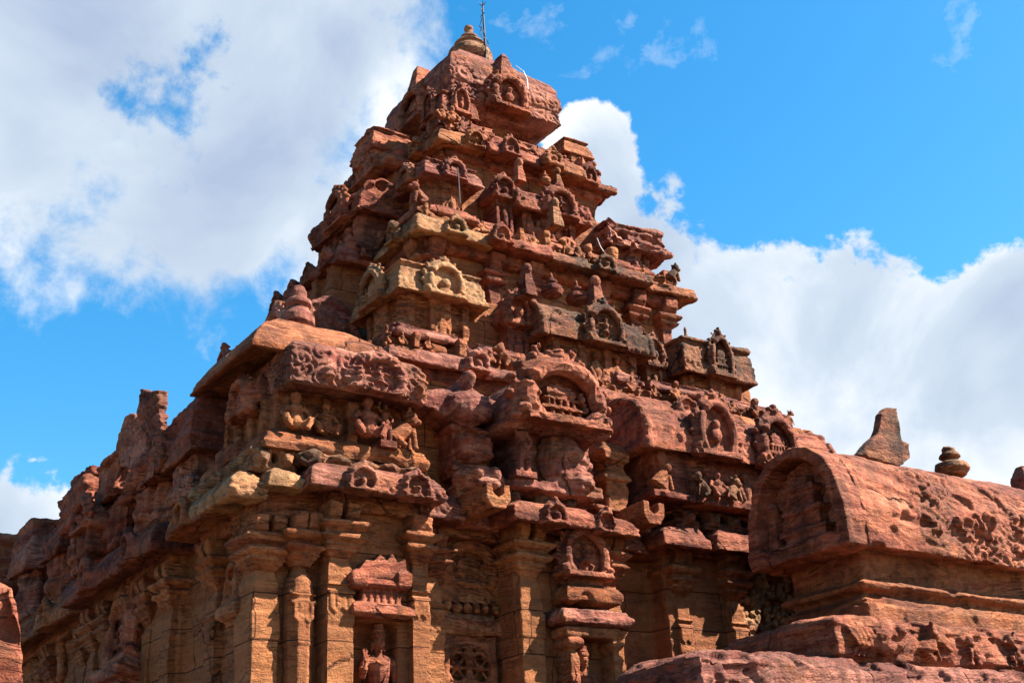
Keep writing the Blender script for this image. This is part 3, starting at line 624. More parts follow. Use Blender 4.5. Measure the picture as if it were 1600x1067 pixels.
# --- winged pavilion with monster faces
e = thing('miniature_shrine', 'small roof shrine with winged mauve cap and bulging monster faces left of the big arch', 'shrine', (2.2, 0, 6.6), GRP)
st = S(); st.box(1.4, 2.9, .55, 2.4, 6.5, 8.1); build(st, 'back_wall', 'wall', e, vox=.04, amp=.5)
st = S(); st.prism('R', [(1.25, 7.78), (1.45, 8.02), (1.95, 8.06), (2.02, 8.16), (2.12, 8.3), (2.25, 8.16), (2.35, 8.1), (2.8, 7.98), (2.75, 7.84), (2.55, 7.76), (2.2, 7.56), (2.05, 7.58), (1.6, 7.74)], .02, .9); st.ell((2.12, -.02, 8.24), (.1, .12, .14)); st.ell((2.15, 0, 7.85), (.4, .18, .24))
build(st, 'winged_cap', 'mauve', e, vox=.022, amp=.9)
st = S(); st.frect('R', 1.86, 2.52, .05, .8, [(.1, 7.5), (0, 7.54), (.02, 7.6), (.15, 7.62)]); st.fbox('R', 1.95, 2.45, .15, .8, 6.9, 7.55)
for u in (2.08, 2.38): st.ell((u, .08, 7.36), (.15, .16, .14)); st.ell((u, -.04, 7.4), (.07, .07, .07)); st.ell((u, .06, 7.2), (.13, .14, .1))
st.ell((2.22, .1, 7.28), (.26, .15, .22)); st.fbox('R', 1.92, 2.5, .1, .8, 6.98, 7.1)
build(st, 'face_capital', 'red', e, vox=.022, amp=.6)
st = S(); st.ell((2.25, .02, 6.82), (.42, .28, .2)); st.ell((2.1, -.2, 6.86), (.09, .1, .1)); st.ell((2.36, -.2, 6.86), (.09, .1, .1)); st.ell((2.25, -.22, 6.72), (.2, .1, .07)); st.fbox('R', 1.9, 2.6, .0, .6, 6.55, 6.75)
build(st, 'monster_face', 'mauve', e, vox=.02, amp=.6)
# --- the big arch gable pavilion
e = thing('miniature_shrine', 'large roof shrine fronted by a deep carved horseshoe arch gable in the middle bay', 'shrine', (3.4, 0, 6.7), GRP)
st = S(); st.box(2.85, 4.15, -.05, 1.5, 6.7, 7.66); st.ell((3.55, -.18, 7.2), (.42, .28, .45)); st.ell((3.75, -.25, 6.95), (.25, .2, .22)); st.box(2.62, 4.1, -.3, 1, 6.72, 6.86); st.box(4.1, 5.0, .3, 1.5, 6.7, 7.6)
build(st, 'shrine_body', 'mauve', e, vox=.026, amp=1.5)
def hs(u, k, z0, zt, w_): # horseshoe outline
    return [(u-w_*.52*k, z0), (u-w_*.54*k, z0+(zt-z0)*.25), (u-w_*.46*k, z0+(zt-z0)*.55), (u-w_*.26*k, z0+(zt-z0)*.84), (u, zt), (u+w_*.26*k, z0+(zt-z0)*.84), (u+w_*.46*k, z0+(zt-z0)*.55), (u+w_*.54*k, z0+(zt-z0)*.25), (u+w_*.52*k, z0)]
st = S(); st.prism('R', hs(3.35, .93, 7.58, 8.56, 1.55), -.30, 2.3); st.frect('R', 2.48, 4.22, -.5, 1.8, [(.12, 7.52), (.0, 7.58), (0, 7.66), (.06, 7.70)]); build(st, 'barrel_roof', 'mauve', e, vox=.03, amp=.8)
st = S(); st.arch('R', 3.35, -.30, 7.60, 1.5, .98, .40, 'shrine')
u = 3.35
for k in range(15):
    a = math.radians(-30+k*240/14); st.ell((u+.66*math.cos(a), -.47, 8.02+.44*math.sin(a)), (.06, .07, .06))
for sg in (-1, 1): st.ell((u+sg*.72, -.42, 7.82), (.12, .12, .14)); st.tube([(u+sg*.12, -.4, 8.64), (u+sg*.3, -.4, 8.66), (u+sg*.36, -.4, 8.78), (u+sg*.26, -.4, 8.82)], .05, 7)
build(st, 'arch_gable', 'red', e, vox=.014, amp=.3, carve=.012)
# --- long barrel-roofed pavilion on the right
sala('R', 5.02, 9.0, -.36, .95, 6.9, 7.62, 8.55, 'red', 'long barrel-roofed roof shrine with two round arch gables, its end showing at the left', arches=((.33, .85), (.66, .85)), carve=.012, amp=1.0, vox=.026)
# thin pillar shrine between
e = thing('miniature_shrine', 'thin pillar-like roof shrine squeezed between big arch gable and long barrel roof', 'shrine', (4.7, 0, 6.8), GRP)
st = S(); st.frect('R', 4.45, 4.95, .0, .8, [(.12, 7.40), (0, 7.46), (0, 7.6), (.08, 7.72), (.16, 7.78)]); st.frect('R', 4.45, 4.95, .02, .8, [(.1, 7.12), (0, 7.18), (0.03, 7.24), (.12, 7.28)]); st.frect('R', 4.52, 4.88, .08, .8, [(0, 6.7), (0, 7.5)]); build(st, 'shrine_body', 'orange', e, vox=.024, amp=1.1)

# --- left side (shaded) ledge
sala('L', 1.95, 3.0, -1.12, .5, 6.8, 7.35, 8.5, 'mauve', 'high blocky barrel roof on the shaded left ledge, its near end catching the sun', vox=.03, arches=(), amp=1.5, ends=False)
kuta(-1.2, .5, 3.1, 4.6, 6.75, 7.3, 7.95, 'red', 'rough square roof shrine carrying the upright slab, beside the high blocky barrel roof', vox=.034, carve=0, amp=1.9, arch=False)
kuta(-1.25, .5, 4.65, 5.9, 6.75, 7.5, 8.25, 'red', 'broken square roof shrine under the upright slab, one face lit by the sun', vox=.034, carve=0, amp=1.9, arch=False)
kuta(-1.2, .5, 6.3, 7.7, 6.75, 7.6, 8.45, 'red', 'tumbled roof shrine left of the upright slab, crowned by a pale loose block', vox=.036, carve=0, amp=2.4, arch=False)
kuta(-1.0, .5, 8.3, 9.6, 6.75, 7.5, 8.2, 'red', 'low eroded roof shrine between the tumbled shrine and the far stack', vox=.04, carve=0, amp=2.2, arch=False)
kuta(-1.05, .5, 10.2, 11.5, 6.75, 7.6, 8.6, 'mauve', 'narrow stacked roof shrine far back on the shaded left ledge', vox=.045, carve=0, amp=1.8, arch=False)
kuta(-1.3, .6, 12.2, 17.5, 6.7, 7.5, 8.75, 'red', 'farthest roof shrine with a long rounded cap at the left edge of the temple', vox=.05, carve=0, amp=1.8, arch=False)
nasika('L', 5.6, -1.35, 6.72, 7.1, 7.6, .9, 'red', 'gabled niche shrine on the left ledge in deep shade', vox=.035)

# ================================================================== tower
tower = thing('temple_tower', 'stepped sandstone temple tower of diminishing cornices under a square domed top', 'tower', (7, 7, 9.3))
def tw(st, name, mat, **k): return build(st, name, mat, tower, **k)
def ledge(lo, hi, z0, z1, ar, mats, z, zt, pr=None, lob=None):   # one cornice storey, made of stone blocks on the two visible faces
    h = z1-z0; n = 5; L_ = hi-lo
    cuts = [lo]+[lo+L_*(k+random.uniform(-.25, .25))/n for k in range(1, n)]+[hi]
    st = S(); st.kap(lo, cuts[1], lo, cuts[1], z0, z1, .3)
    for u in ar:
        if u < cuts[1]: st.arch('R', u, lo+.03, z0+.03, .42, h*.95, .16, 'head', crk=False); st.arch('L', u, lo+.03, z0+.03, .42, h*.95, .16, 'head', crk=False)
    tw(st, 'cornice', mats[0], vox=.026, amp=1.0, carve=.01)
    for k in range(1, n):
        for fr in 'RL':
            st = S(); j = random.uniform(-.05, .04) + (pr[1] if pr and pr[0][0] < (cuts[k]+cuts[k+1])/2 < pr[0][1] else 0)
            a, b = ((cuts[k], cuts[k+1]), (lo+j, lo+1.6)) if fr == 'R' else ((lo+j, lo+1.6), (cuts[k], cuts[k+1]))
            dz = random.uniform(-.03, .03)
            if fr == 'R': st.prof('R', [(lo+j+.3, z0+dz+.04), (lo+j+.05, z0+dz), (lo+j, z0+dz+h*.12), (lo+j+.03, z0+h*.4), (lo+j+.12, z0+h*.75), (lo+j+.35, z1+dz), (lo+1.6, z1+dz), (lo+1.6, z0)], cuts[k]+.006, cuts[k+1]-.006)
            else: st.prof('L', [(lo+j+.3, z0+dz+.04), (lo+j+.05, z0+dz), (lo+j, z0+dz+h*.12), (lo+j+.03, z0+h*.4), (lo+j+.12, z0+h*.75), (lo+j+.35, z1+dz), (lo+1.6, z1+dz), (lo+1.6, z0)], cuts[k]+.006, cuts[k+1]-.006)
            for u in ar:
                if cuts[k] < u < cuts[k+1]: st.arch(fr, u, lo+j+.04, z0+.03, .42, h*.95, .16, 'head', crk=False)
            tw(st, 'cornice', mats[k % len(mats)], vox=.03, amp=1.1, carve=.012)
    for fr in 'RL':
        st = S(); kk = .24; u = lo+.35
        st.fbox(fr, lo+.25, hi-.2, lo+.36, lo+1.2, z1-.05, z1+.16)
        while u < hi-.4:
            if random.random() > .15: st.beast(fr, u, lo+.34+random.uniform(-.03, .03), z1-.02, kk*random.uniform(.75, 1.15))
            q = random.random()
            if q > .68: st.gana(fr, u, lo+.2, z1-.05, random.uniform(.25, .42))
            elif q > .56: st.fbox(fr, u-.07, u+.07, lo+.12, lo+.4, z1-.05, z1+random.uniform(.2, .42))
            elif q > .48: st.lion(fr, u, lo+.2, z1-.05, random.uniform(.28, .4), random.choice((-1, 1)))
            u += kk*random.uniform(.95, 1.3)
        tw(st, 'frieze', mats[-1], vox=.028, amp=1.1)
        st = S(); u = lo+.2
        while u < hi-.5:
            l_ = random.uniform(.5, 1.1); q = lo+random.uniform(.22, .42)
            st.frect(fr, u, min(u+l_, hi-.2), q, lo+1.5, [(.05, z1+.16), (0, z1+.19), (0, z1+.26), (.06, z1+.31), (.04, z1+.36)]); u += l_+random.uniform(-.02, .12)
        st.frect(fr, lo+.32, hi-.3, lo+.24, lo+1.5, [(.1, z0-.16), (0, z0-.12), (0, z0-.06), (.0, z0+.08)])
        tw(st, 'moulding', mats[1], vox=.03, amp=.9)
# storey walls
st = S(); st.box(2.3, 11.2, 2.3, 10.2, 9.2, 9.5); st.box(3.0, 10.7, 3.0, 9.7, 9.4, 11.2); tw(st, 'storey_wall', 'wall', vox=.05, amp=.7)
st = S(); st.box(3.75, 9.4, 3.75, 9.0, 11.0, 12.7); tw(st, 'storey_wall', 'wall', vox=.04, amp=.7)
st = S(); st.box(4.4, 9.0, 4.4, 8.6, 12.6, 14.4); st.box(5.0, 8.8, 5.0, 8.5, 14.3, 15.6); tw(st, 'storey_wall', 'wall', vox=.04, amp=.8)
random.seed(11)
ledge(2.0, 11.3, 9.32, 9.68, (3.6, 4.6, 5.7, 8, 10), ['mauve', 'mauve', 'red', 'red', 'orange'], 0, 0)
ledge(3.32, 9.9, 12.5, 12.88, (4.1, 5.0, 7.4), ['yellow', 'red', 'dark', 'dark', 'orange'], 0, 0, pr=((5.2, 8.2), -.16))
ledge(4.66, 9.22, 15.44, 15.86, (5.5, 6.3, 7.3, 8.4), ['orange', 'red', 'red', 'orange', 'red'], 0, 0, pr=((6, 8), -.15))
# bracketed pilasters on the tall second storey
for fr in 'RL':
    for s0 in (3.72, 4.98, 5.85, 7.45, 8.3, 9.1):
        st = S(); t = 3.62
        st.fbox(fr, s0, s0+.26, t, t+.4, 11.1, 11.95); st.frect(fr, s0-.12, s0+.38, t-.12, t+.3, [(.1, 11.9), (.02, 11.95), (0, 12.0), (.06, 12.04)]); st.frect(fr, s0-.16, s0+.42, t-.16, t+.3, [(.12, 12.03), (.02, 12.08), (0, 12.14), (.08, 12.18)])
        st.prof(fr, [(t+.3, 12.15), (t-.05, 12.15), (t-.16, 12.3), (t-.2, 12.5), (t+.3, 12.52)], s0-.0, s0+.3); tw(st, 'bracket', 'red' if fr == 'R' else 'orange', vox=.024, amp=.5)
# second storey shrines
nasika('R', 4.96, 2.75, 9.8, 10.72, 11.35, .66, 'red', 'small horseshoe-gabled shrine beside the buff corner shrine, sunlit side of the tower')
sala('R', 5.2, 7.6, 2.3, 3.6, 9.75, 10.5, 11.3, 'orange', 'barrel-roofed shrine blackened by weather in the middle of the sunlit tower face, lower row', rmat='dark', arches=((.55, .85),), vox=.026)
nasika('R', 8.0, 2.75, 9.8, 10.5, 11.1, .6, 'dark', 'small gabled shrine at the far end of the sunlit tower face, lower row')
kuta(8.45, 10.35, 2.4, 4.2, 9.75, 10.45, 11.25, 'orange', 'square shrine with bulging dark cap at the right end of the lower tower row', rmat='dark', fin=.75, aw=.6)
st = S(); st.box(1.45, 3.2, 4.9, 8.6, 7, 9.4); st.box(1.7, 3.8, 5.0, 8.4, 9.3, 11.2); st.box(2.75, 4.2, 5.2, 8.2, 11.0, 12.6); st.box(3.6, 4.9, 5.5, 7.8, 12.5, 14.3); st.box(4.3, 5.5, 5.8, 7.7, 14.2, 15.5)
for k in range(5): st.box(2.6, 2.9, 5.2+k*.62, 5.42+k*.62, 11.1, 12.5)
tw(st, 'projecting_bay', 'wall', vox=.045, amp=.9)
for (a_, b0_, b1_, z_) in ((1.5, 4.5, 8.4, 9.3), (2.6, 4.9, 8.0, 12.4), (4.0, 5.6, 7.8, 15.2)):
    st = S(); st.kap(a_, a_+2, b0_, b1_, z_, z_+.38, .3)
    for k in range(4): st.arch('L', b0_+.5+k*(b1_-b0_-1)/3, a_+.05, z_+.02, .42, .36, .16, 'head', crk=False)
    u = b0_+.2
    while u < b1_-.2: st.beast('L', u, a_+.32, z_+.36, .24*random.uniform(.8, 1.2)); u += .27
    for k in range(3): st.gana('L', random.uniform(b0_+.2, b1_-.3), a_+.25, z_+.34, random.uniform(.28, .4))
    tw(st, 'cornice', 'red', vox=.035, amp=1.3)
sala('L', 4.4, 6.4, 1.6, 2.8, 9.7, 10.45, 11.3, 'mauve', 'barrel-roofed shrine jutting left on the shaded tower face, lower row', vox=.032, arches=((.4, .9),), amp=1.5)
kuta(1.5, 2.8, 6.7, 8.1, 9.75, 10.6, 11.3, 'red', 'square shrine behind the jutting barrel roof on the shaded tower face, lower row', vox=.04, amp=1.4, carve=0)
kuta(2.42, 4.2, 2.42, 4.2, 9.75, 10.78, 11.4, 'orange', 'square corner shrine with a flat buff cap, lower row of the tower', rmat='yellow', aw=.75, amp=.8)
# third row
nasika('R', 5.65, 3.95, 13.1, 13.98, 14.5, .6, 'red', 'tiny horseshoe-gabled shrine on the upper row of the sunlit tower face')
sala('R', 5.9, 7.6, 3.78, 4.9, 13.05, 13.85, 14.45, 'red', 'barrel-roofed shrine with a round gable in the middle of the sunlit upper row', arches=((.56, .8),), vox=.026)
kuta(8.1, 9.75, 3.85, 5.3, 13.0, 13.7, 14.3, 'mauve', 'rounded eroded shrine with lumpy pointed cap at the right end of the upper row', fin=.3, vox=.026, arch=False, amp=2.6, shrink=.35)
sala('L', 5.0, 7.0, 3.05, 4.2, 12.9, 13.6, 14.35, 'red', 'barrel-roofed shrine jutting left on the shaded tower face, upper row', vox=.032, arches=((.4, .8),), amp=1.5)
kuta(3.95, 5.0, 6.1, 7.2, 15.5, 15.85, 16.45, 'red', 'blocky eroded shrine standing out on the left shoulder below the domed top', vox=.032, amp=1.8, arch=False, shrink=.14, carve=0)
kuta(3.78, 5.12, 3.78, 5.12, 13.05, 14.02, 14.42, 'orange', 'square corner shrine with mauve banded cap, upper row of the tower', rmat='mauve', aw=.5, shrink=.3)
# fourth row
kuta(4.9, 5.85, 4.9, 5.85, 15.85, 16.35, 16.95, 'red', 'small cube-capped shrine at the corner just under the domed top', aw=.42, vox=.022, amp=.5, shrink=.16, fig='lotus')
kuta(8.0, 8.85, 4.95, 5.8, 15.75, 16.35, 16.8, 'orange', 'small flat-capped shrine standing clear at the right under the domed top', aw=.4, vox=.022, amp=.7, shrink=.2, arch=False)
kuta(4.95, 5.8, 7.6, 8.4, 15.75, 16.35, 16.8, 'red', 'small flat-capped shrine on the shaded left shoulder under the domed top', aw=.4, vox=.03, amp=1.0, shrink=.16)
# neck and domed top
st = S(); st.box(5.9, 8.2, 5.9, 8.2, 15.7, 16.35); st.rect(6.2, 8.0, 6.2, 8.0, [(0, 16.2), (0, 17.5)])
for fr in 'RL':
    st.fbox(fr, 6.9, 7.45, 6.05, 6.4, 16.4, 17.3); st.frect(fr, 6.6, 7.7, 5.9, 6.4, [(0, 16.3), (0, 16.42), (.08, 16.46)])
tw(st, 'neck', 'orange', vox=.03, amp=.5)
st = S(); TL, TH = 5.6, 8.45
st.rect(TL, TH, TL, TH, [(.62, 17.12), (.30, 17.22), (.06, 17.38), (-.02, 17.44), (.0, 17.5), (.01, 17.74), (-.03, 17.76), (-.05, 17.85), (-.03, 18.15), (.03, 18.36), (.10, 18.5), (.22, 18.64), (.4, 18.8), (.7, 19.15), (1.0, 19.38), (1.3, 19.5)])
dome = tw(st, 'domed_roof', 'mauve', vox=.026, amp=.55, carve=.018, ck=2.2)
for fr in 'RL':
    st = S(); st.arch(fr, 7.0, 5.62, 17.30, .98, .86, .30, 'lotus' if fr == 'R' else 'shrine', fin=False)
    st.frect(fr, 6.78, 7.22, 5.42, 6.1, [(0, 18.05), (.02, 18.3), (.08, 18.5), (.13, 18.75), (.19, 18.85)]); tw(st, 'arch_gable', 'red', vox=.018, amp=.4, carve=.008)
kl = S().lathe((7.1, 7.1, 19.5), [(.30, -.2), (.48, .0), (.54, .14), (.5, .3), (.36, .42), (.30, .46), (.38, .50), (.34, .56), (.22, .62), (.16, .66), (.22, .70), (.20, .76), (.10, .82), (.09, .92), (.12, .96), (.1, 1.04), (.02, 1.1)], 24)
tw(kl, 'finial', 'plaster', vox=.02, amp=.2)
# lightning rod and cables
rod = thing('lightning_rod', 'thin dark iron lightning rod with a spiked tip beside the crowning finial', 'lightning rod', (7.2, 6.6, 19.4))
x, _, z = at(759, 84, 1, 6.6); x2, _, z2 = at(754, 8, 1, 6.6)
st = S().tube([(x, 6.6, z-.3), (x2, 6.6, z2)], [.032, .018], 8); build(st, 'rod', 'iron', rod, vox=0)
st = S()
for k in range(6):
    a = k*math.pi/3; st.tube([(x2, 6.6, z2-.03), (x2+.09*math.cos(a), 6.6+.09*math.sin(a), z2+.05)], [.012, .004], 5)
build(st, 'spikes', 'iron', rod, vox=0)
st = S(); pts = []
random.seed(3)
for k in range(15):
    f_ = k/14; pts.append((x+(x2-x)*f_-.10*math.sin(f_*3.1)-random.uniform(-.05, .07), 6.6-.05+random.uniform(-.05, .05), z+(z2-z)*f_*.9))
st.tube(pts, .010, 5); pts = [(p[0]+random.uniform(-.1, .1)+.05, p[1], p[2]) for p in pts[:9]]; st.tube(pts, .009, 5)
build(st, 'loose_wire', 'iron', rod, vox=0)
def cable(pix, t, label, mat='wire', rad=.010):
    pts = [tuple(at(px, py, 1, tt)) for (px, py), tt in zip(pix, t)]
    o = build(S().tube(pts, rad, 6), 'cable', mat, None, vox=0, base=pts[0]); tag(o, label, 'cable')
cable([(806, 103), (818, 112), (824, 125), (825, 140)], [5.75, 5.5, 5.3, 5.24], 'white cable curving over the round gable of the domed top')
cable([(933, 372), (938, 385), (948, 400), (955, 412), (962, 428)], [3.7, 3.7, 3.55, 3.4, 3.2], 'thin pale cable hanging at the right end of the upper tower row')
cable([(715, 262), (717, 285), (719, 318)], [3.7, 3.66, 3.6], 'short dark cable hanging on the upper corner shrine', 'iron', .012)

# ================================================================== loose sculpture on the ledges
SG = 'weathered stone figures on the ledges'
def sculpt(kind, fr, px, py, t, k, mat, name, label, cat, dr=1, zz=None):
    u, z = FP(fr, px, py, t); z = z if zz is None else zz; st = S()
    if kind == 'gana': st.gana(fr, u, t, z, k)
    elif kind == 'lion': st.lion(fr, u, t, z, k, dr)
    elif kind == 'pot': st.lathe(st.P(fr, u, t, z), [(.1*k, -.05), (.34*k, .0), (.42*k, .16*k), (.36*k, .32*k), (.16*k, .42*k), (.22*k, .5*k), (.2*k, .58*k), (.08*k, .66*k), (.06*k, .85*k), (.01, .92*k)])
    elif kind == 'stump': st.frect(fr, u-.22*k, u+.22*k, t-.2*k, t+.3*k, [(0, z-.05), (.02, z+.2*k), (.06, z+.7*k), (.12*k, z+.8*k)]); st.fell(fr, u, t, z+.8*k, .16*k, .2*k, .2*k)
    elif kind == 'stand':
        st.tube([st.P(fr, u-.06*k, t, z), st.P(fr, u-.05*k, t, z+.24*k), st.P(fr, u+.02*k, t, z+.46*k)], [.05*k, .06*k, .085*k], 8); st.tube([st.P(fr, u+.1*k, t, z), st.P(fr, u+.09*k, t-.02, z+.24*k), st.P(fr, u+.04*k, t, z+.46*k)], [.05*k, .06*k, .085*k], 8)
        st.tube([st.P(fr, u+.03*k, t, z+.42*k), st.P(fr, u-.02*k, t, z+.56*k), st.P(fr, u-.03*k, t, z+.74*k)], [.1*k, .075*k, .11*k], 9); st.fell(fr, u-.02*k, t-.01, z+.88*k, .065*k, .07*k, .085*k)
        st.tube([st.P(fr, u-.12*k, t, z+.74*k), st.P(fr, u-.24*k, t-.03, z+.82*k), st.P(fr, u-.17*k, t-.02, z+.98*k)], [.04*k, .035*k, .03*k], 7); st.tube([st.P(fr, u+.07*k, t, z+.74*k), st.P(fr, u+.16*k, t-.03, z+.58*k), st.P(fr, u+.1*k, t-.06, z+.46*k)], [.04*k, .035*k, .03*k], 7)
        st.fbox(fr, u-.2*k, u+.25*k, t-.05, t+.2*k, z-.08, z+.02)
    o = build(st, name, mat, None, vox=.015, amp=.22, base=st.P(fr, u, t, z)); tag(o, label, cat, None)
sculpt('gana', 'R', 573, 665, -.02, .62, 'red', 'seated_deity', 'cross-legged seated deity on the ledge under the slab-hatted corner roof', 'statue', zz=7.13)
sculpt('stand', 'R', 603, 668, -.06, .55, 'red', 'standing_attendant', 'slender attendant standing right of the cross-legged seated deity', 'statue', zz=7.13)
sculpt('lion', 'R', 628, 688, -.0, .58, 'orange', 'lion_sculpture', 'upright lion on the ledge right of the slender attendant', 'lion statue', zz=7.08)
sculpt('gana', 'R', 460, 660, .1, .55, 'orange', 'seated_figure', 'armless seated figure in shade below the left end of the scroll-carved roof block', 'statue', zz=7.13)
sculpt('gana', 'R', 507, 662, .12, .5, 'orange', 'seated_figure', 'worn seated figure in shade between the armless figure and the deity', 'statue', zz=7.13)
sculpt('stand', 'R', 818, 738, -.32, .78, 'red', 'dancing_figure', 'dancing figure with raised arm below the left foot of the big arch gable', 'statue')
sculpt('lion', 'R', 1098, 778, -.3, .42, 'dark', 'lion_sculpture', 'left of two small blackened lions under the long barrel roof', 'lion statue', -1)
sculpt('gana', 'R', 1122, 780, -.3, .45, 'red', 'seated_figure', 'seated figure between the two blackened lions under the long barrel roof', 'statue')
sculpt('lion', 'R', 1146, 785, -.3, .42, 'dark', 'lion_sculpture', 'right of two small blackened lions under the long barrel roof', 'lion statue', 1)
sculpt('lion', 'R', 1035, 768, -.15, .5, 'orange', 'lion_sculpture', 'crouching lion in the recess under the left end of the long barrel roof', 'lion statue', 1)
sculpt('pot', 'R', 863, 462, 2.75, .5, 'red', 'stone_pot', 'round stone pot on the blackened barrel roof, left of the other pot', 'stone pot')
sculpt('pot', 'R', 902, 473, 2.75, .5, 'red', 'stone_pot', 'round stone pot on the blackened barrel roof, beside the square stump', 'stone pot')
sculpt('stump', 'R', 932, 480, 2.5, .62, 'red', 'stone_stump', 'square broken finial block at the right of the blackened barrel roof', 'stone block')
sculpt('stump', 'R', 825, 460, 2.4, .6, 'red', 'stone_stump', 'broken finial block leaning over the left end of the blackened barrel roof', 'stone block')
sculpt('stump', 'R', 812, 282, 4.0, .5, 'red', 'stone_stump', 'broken finial block at the left end of the sunlit upper barrel roof', 'stone block')
sculpt('stump', 'R', 872, 292, 4.1, .45, 'orange', 'stone_stump', 'upright finial stump on the middle of the sunlit upper barrel roof', 'stone block')
sculpt('pot', 'R', 852, 286, 4.2, .3, 'orange', 'stone_pot', 'small stone knob on the sunlit upper barrel roof', 'stone pot')
sculpt('stump', 'R', 868, 352, 3.6, .6, 'yellow', 'standing_slab', 'egg-shaped upright stone left of the small niche on the upper row', 'stone block')
sculpt('lion', 'R', 1052, 440, 3.4, .4, 'dark', 'lion_sculpture', 'small crouching beast looking right at the end of the upper cornice', 'lion statue', 1)
sculpt('gana', 'R', 690, 190, 4.75, .4, 'orange', 'seated_figure', 'left of two small seated figures at the foot of the cube-capped shrine', 'statue')
sculpt('gana', 'R', 706, 193, 4.75, .4, 'orange', 'seated_figure', 'right of two small seated figures at the foot of the cube-capped shrine', 'statue')
sculpt('lion', 'R', 655, 320, 3.5, .45, 'red', 'lion_sculpture', 'seated beast at the near corner of the upper cornice', 'lion statue', -1)

# upright carved slab on the shaded side
st = S(); tt = -1.15
pts = [L(*q, tt) for q in ((178, 728), (182, 695), (186, 672), (193, 660), (196, 650), (204, 646), (210, 652), (213, 645), (219, 609), (246, 609), (247, 645), (250, 652), (252, 715), (244, 740))]
st.prism('L', pts, tt, tt+.13)
o = build(st, 'upright_slab', 'mauve', None, vox=.028, amp=.7, carve=.02, base=(tt, pts[0][0], pts[0][1])); tag(o, 'tall carved stone slab standing upright on the shaded left ledge', 'stone slab')

# ================================================================== statues in the niches
def deity(fr, u, t, zc, H, mat, name, label, palm=True):
    "standing crowned figure; zc = chin height, H = head height"
    st = S(); P = lambda a, b, z: st.P(fr, u+a*H, t+b*H, zc+z*H)
    st.ell(P(0, 0, .48), (.36*H, .38*H, .52*H) if fr == 'R' else (.38*H, .36*H, .52*H), 14)
    for sg in (-1, 1):
        st.fell(fr, u+sg*.15*H, t-.32*H, zc+.52*H, .10*H, .06*H, .045*H); st.fell(fr, u+sg*.15*H, t-.33*H, zc+.63*H, .12*H, .05*H, .025*H)
        st.fell(fr, u+sg*.37*H, t+.04*H, zc+.42*H, .06*H, .1*H, .17*H); st.fell(fr, u+sg*.39*H, t+.02*H, zc+.13*H, .07*H, .07*H, .13*H)
    st.tube([P(0, -.35, .6), P(0, -.43, .38)], [.04*H, .075*H], 7)
    st.fell(fr, u, t-.34*H, zc+.23*H, .12*H, .05*H, .03*H); st.fell(fr, u, t-.34*H, zc+.165*H, .10*H, .05*H, .03*H); st.fell(fr, u, t-.27*H, zc+.03*H, .12*H, .09*H, .07*H)
    st.lathe(P(0, .02, .78), [(.3*H, -.05*H), (.41*H, .0), (.41*H, .1*H), (.34*H, .13*H), (.35*H, .3*H), (.38*H, .36*H), (.28*H, .42*H), (.27*H, .62*H), (.3*H, .67*H), (.19*H, .74*H), (.16*H, .9*H), (.08*H, 1.02*H), (.01, 1.1*H)], 16)
    for k in range(5): st.fell(fr, u+(k-2)*.13*H, t-.36*H+abs(k-2)*.05*H, zc+.92*H, .05*H, .06*H, .09*H)
    st.tube([P(0, .05, -.35), P(0, .03, .15)], [.25*H, .2*H], 10)
    st.tube([P(0, .1, -.25), P(0, .08, -.6), P(0.02, .06, -1.2), P(.03, .06, -1.9), P(0, .05, -2.6)], [.25*H, .62*H, .60*H, .43*H, .58*H], 14)
    for sg in (-1, 1):
        st.tube([P(sg*.25, .08, -.3), P(sg*.62, .08, -.42)], [.22*H, .25*H], 9); st.ell(P(sg*.78, .06, -.5), (.26*H, .26*H, .28*H))
        st.tube([P(sg*.28, .02, -3.0), P(sg*.3, 0, -4.2), P(sg*.28, .05, -5.4)], [.34*H, .26*H, .17*H], 10); st.ell(P(sg*.29, -.15, -5.6), (.16*H, .3*H, .1*H))
    st.tube([P(-.8, .06, -.5), P(-1.02, -.05, -1.35)], [.24*H, .19*H], 9); st.tube([P(-1.02, -.05, -1.35), P(-1.05, -.5, -.95), P(-1.08, -.55, -.55)], [.19*H, .16*H, .12*H], 9)
    st.tube([P(.8, .06, -.5), P(.98, .0, -1.4), P(.72, -.25, -2.2)], [.24*H, .2*H, .13*H], 9)
    st.ell(P(-1.08, -.55, -.35), (.17*H, .08*H, .22*H) if fr == 'R' else (.08*H, .17*H, .22*H))
    for k, (dx, ln) in enumerate(((-.12, .26), (-.04, .32), (.04, .30), (.12, .22))): st.tube([P(-1.08+dx, -.55, -.2), P(-1.08+dx*1.2, -.56, -.2+ln*.55), P(-1.08+dx*1.25, -.6, -.2+ln)], [.04*H, .036*H, .028*H], 6)
    st.tube([P(-.98, -.57, -.42), P(-.86, -.6, -.3), P(-.82, -.62, -.16)], [.045*H, .038*H, .028*H], 6)
    for k in range(5): st.ell(P(.7+(k-2)*.05, -.3, -2.35-.03*(k % 2)), (.03*H, .05*H, .12*H), 6)
    for k in range(17):                                          # necklace and sacred thread
        a = math.pi*k/16; st.ell(P(.42*math.cos(a), -.36-.18*math.sin(a), -.36-.34*math.sin(a)), (.045*H,)*3, 6)
    st.tube([P(.5, -.28, -.4), P(.32, -.52, -.9), P(.05, -.55, -1.5), P(-.2, -.5, -2.1)], .05*H, 6)
    for sg in (-1, 1): st.ell(P(sg*.9, .02, -.86), (.27*H, .27*H, .07*H))
    o = build(st, name, mat, None, vox=.0105, amp=.12, base=st.P(fr, u, t, zc-5.7*H)); tag(o, label, 'statue')
u, z = R(588, 1019, .22); deity('R', u+.02, .2, z, .235, 'red', 'deity_statue', 'crowned stone deity with raised palm in the sunlit rectangular niche')
st = S()
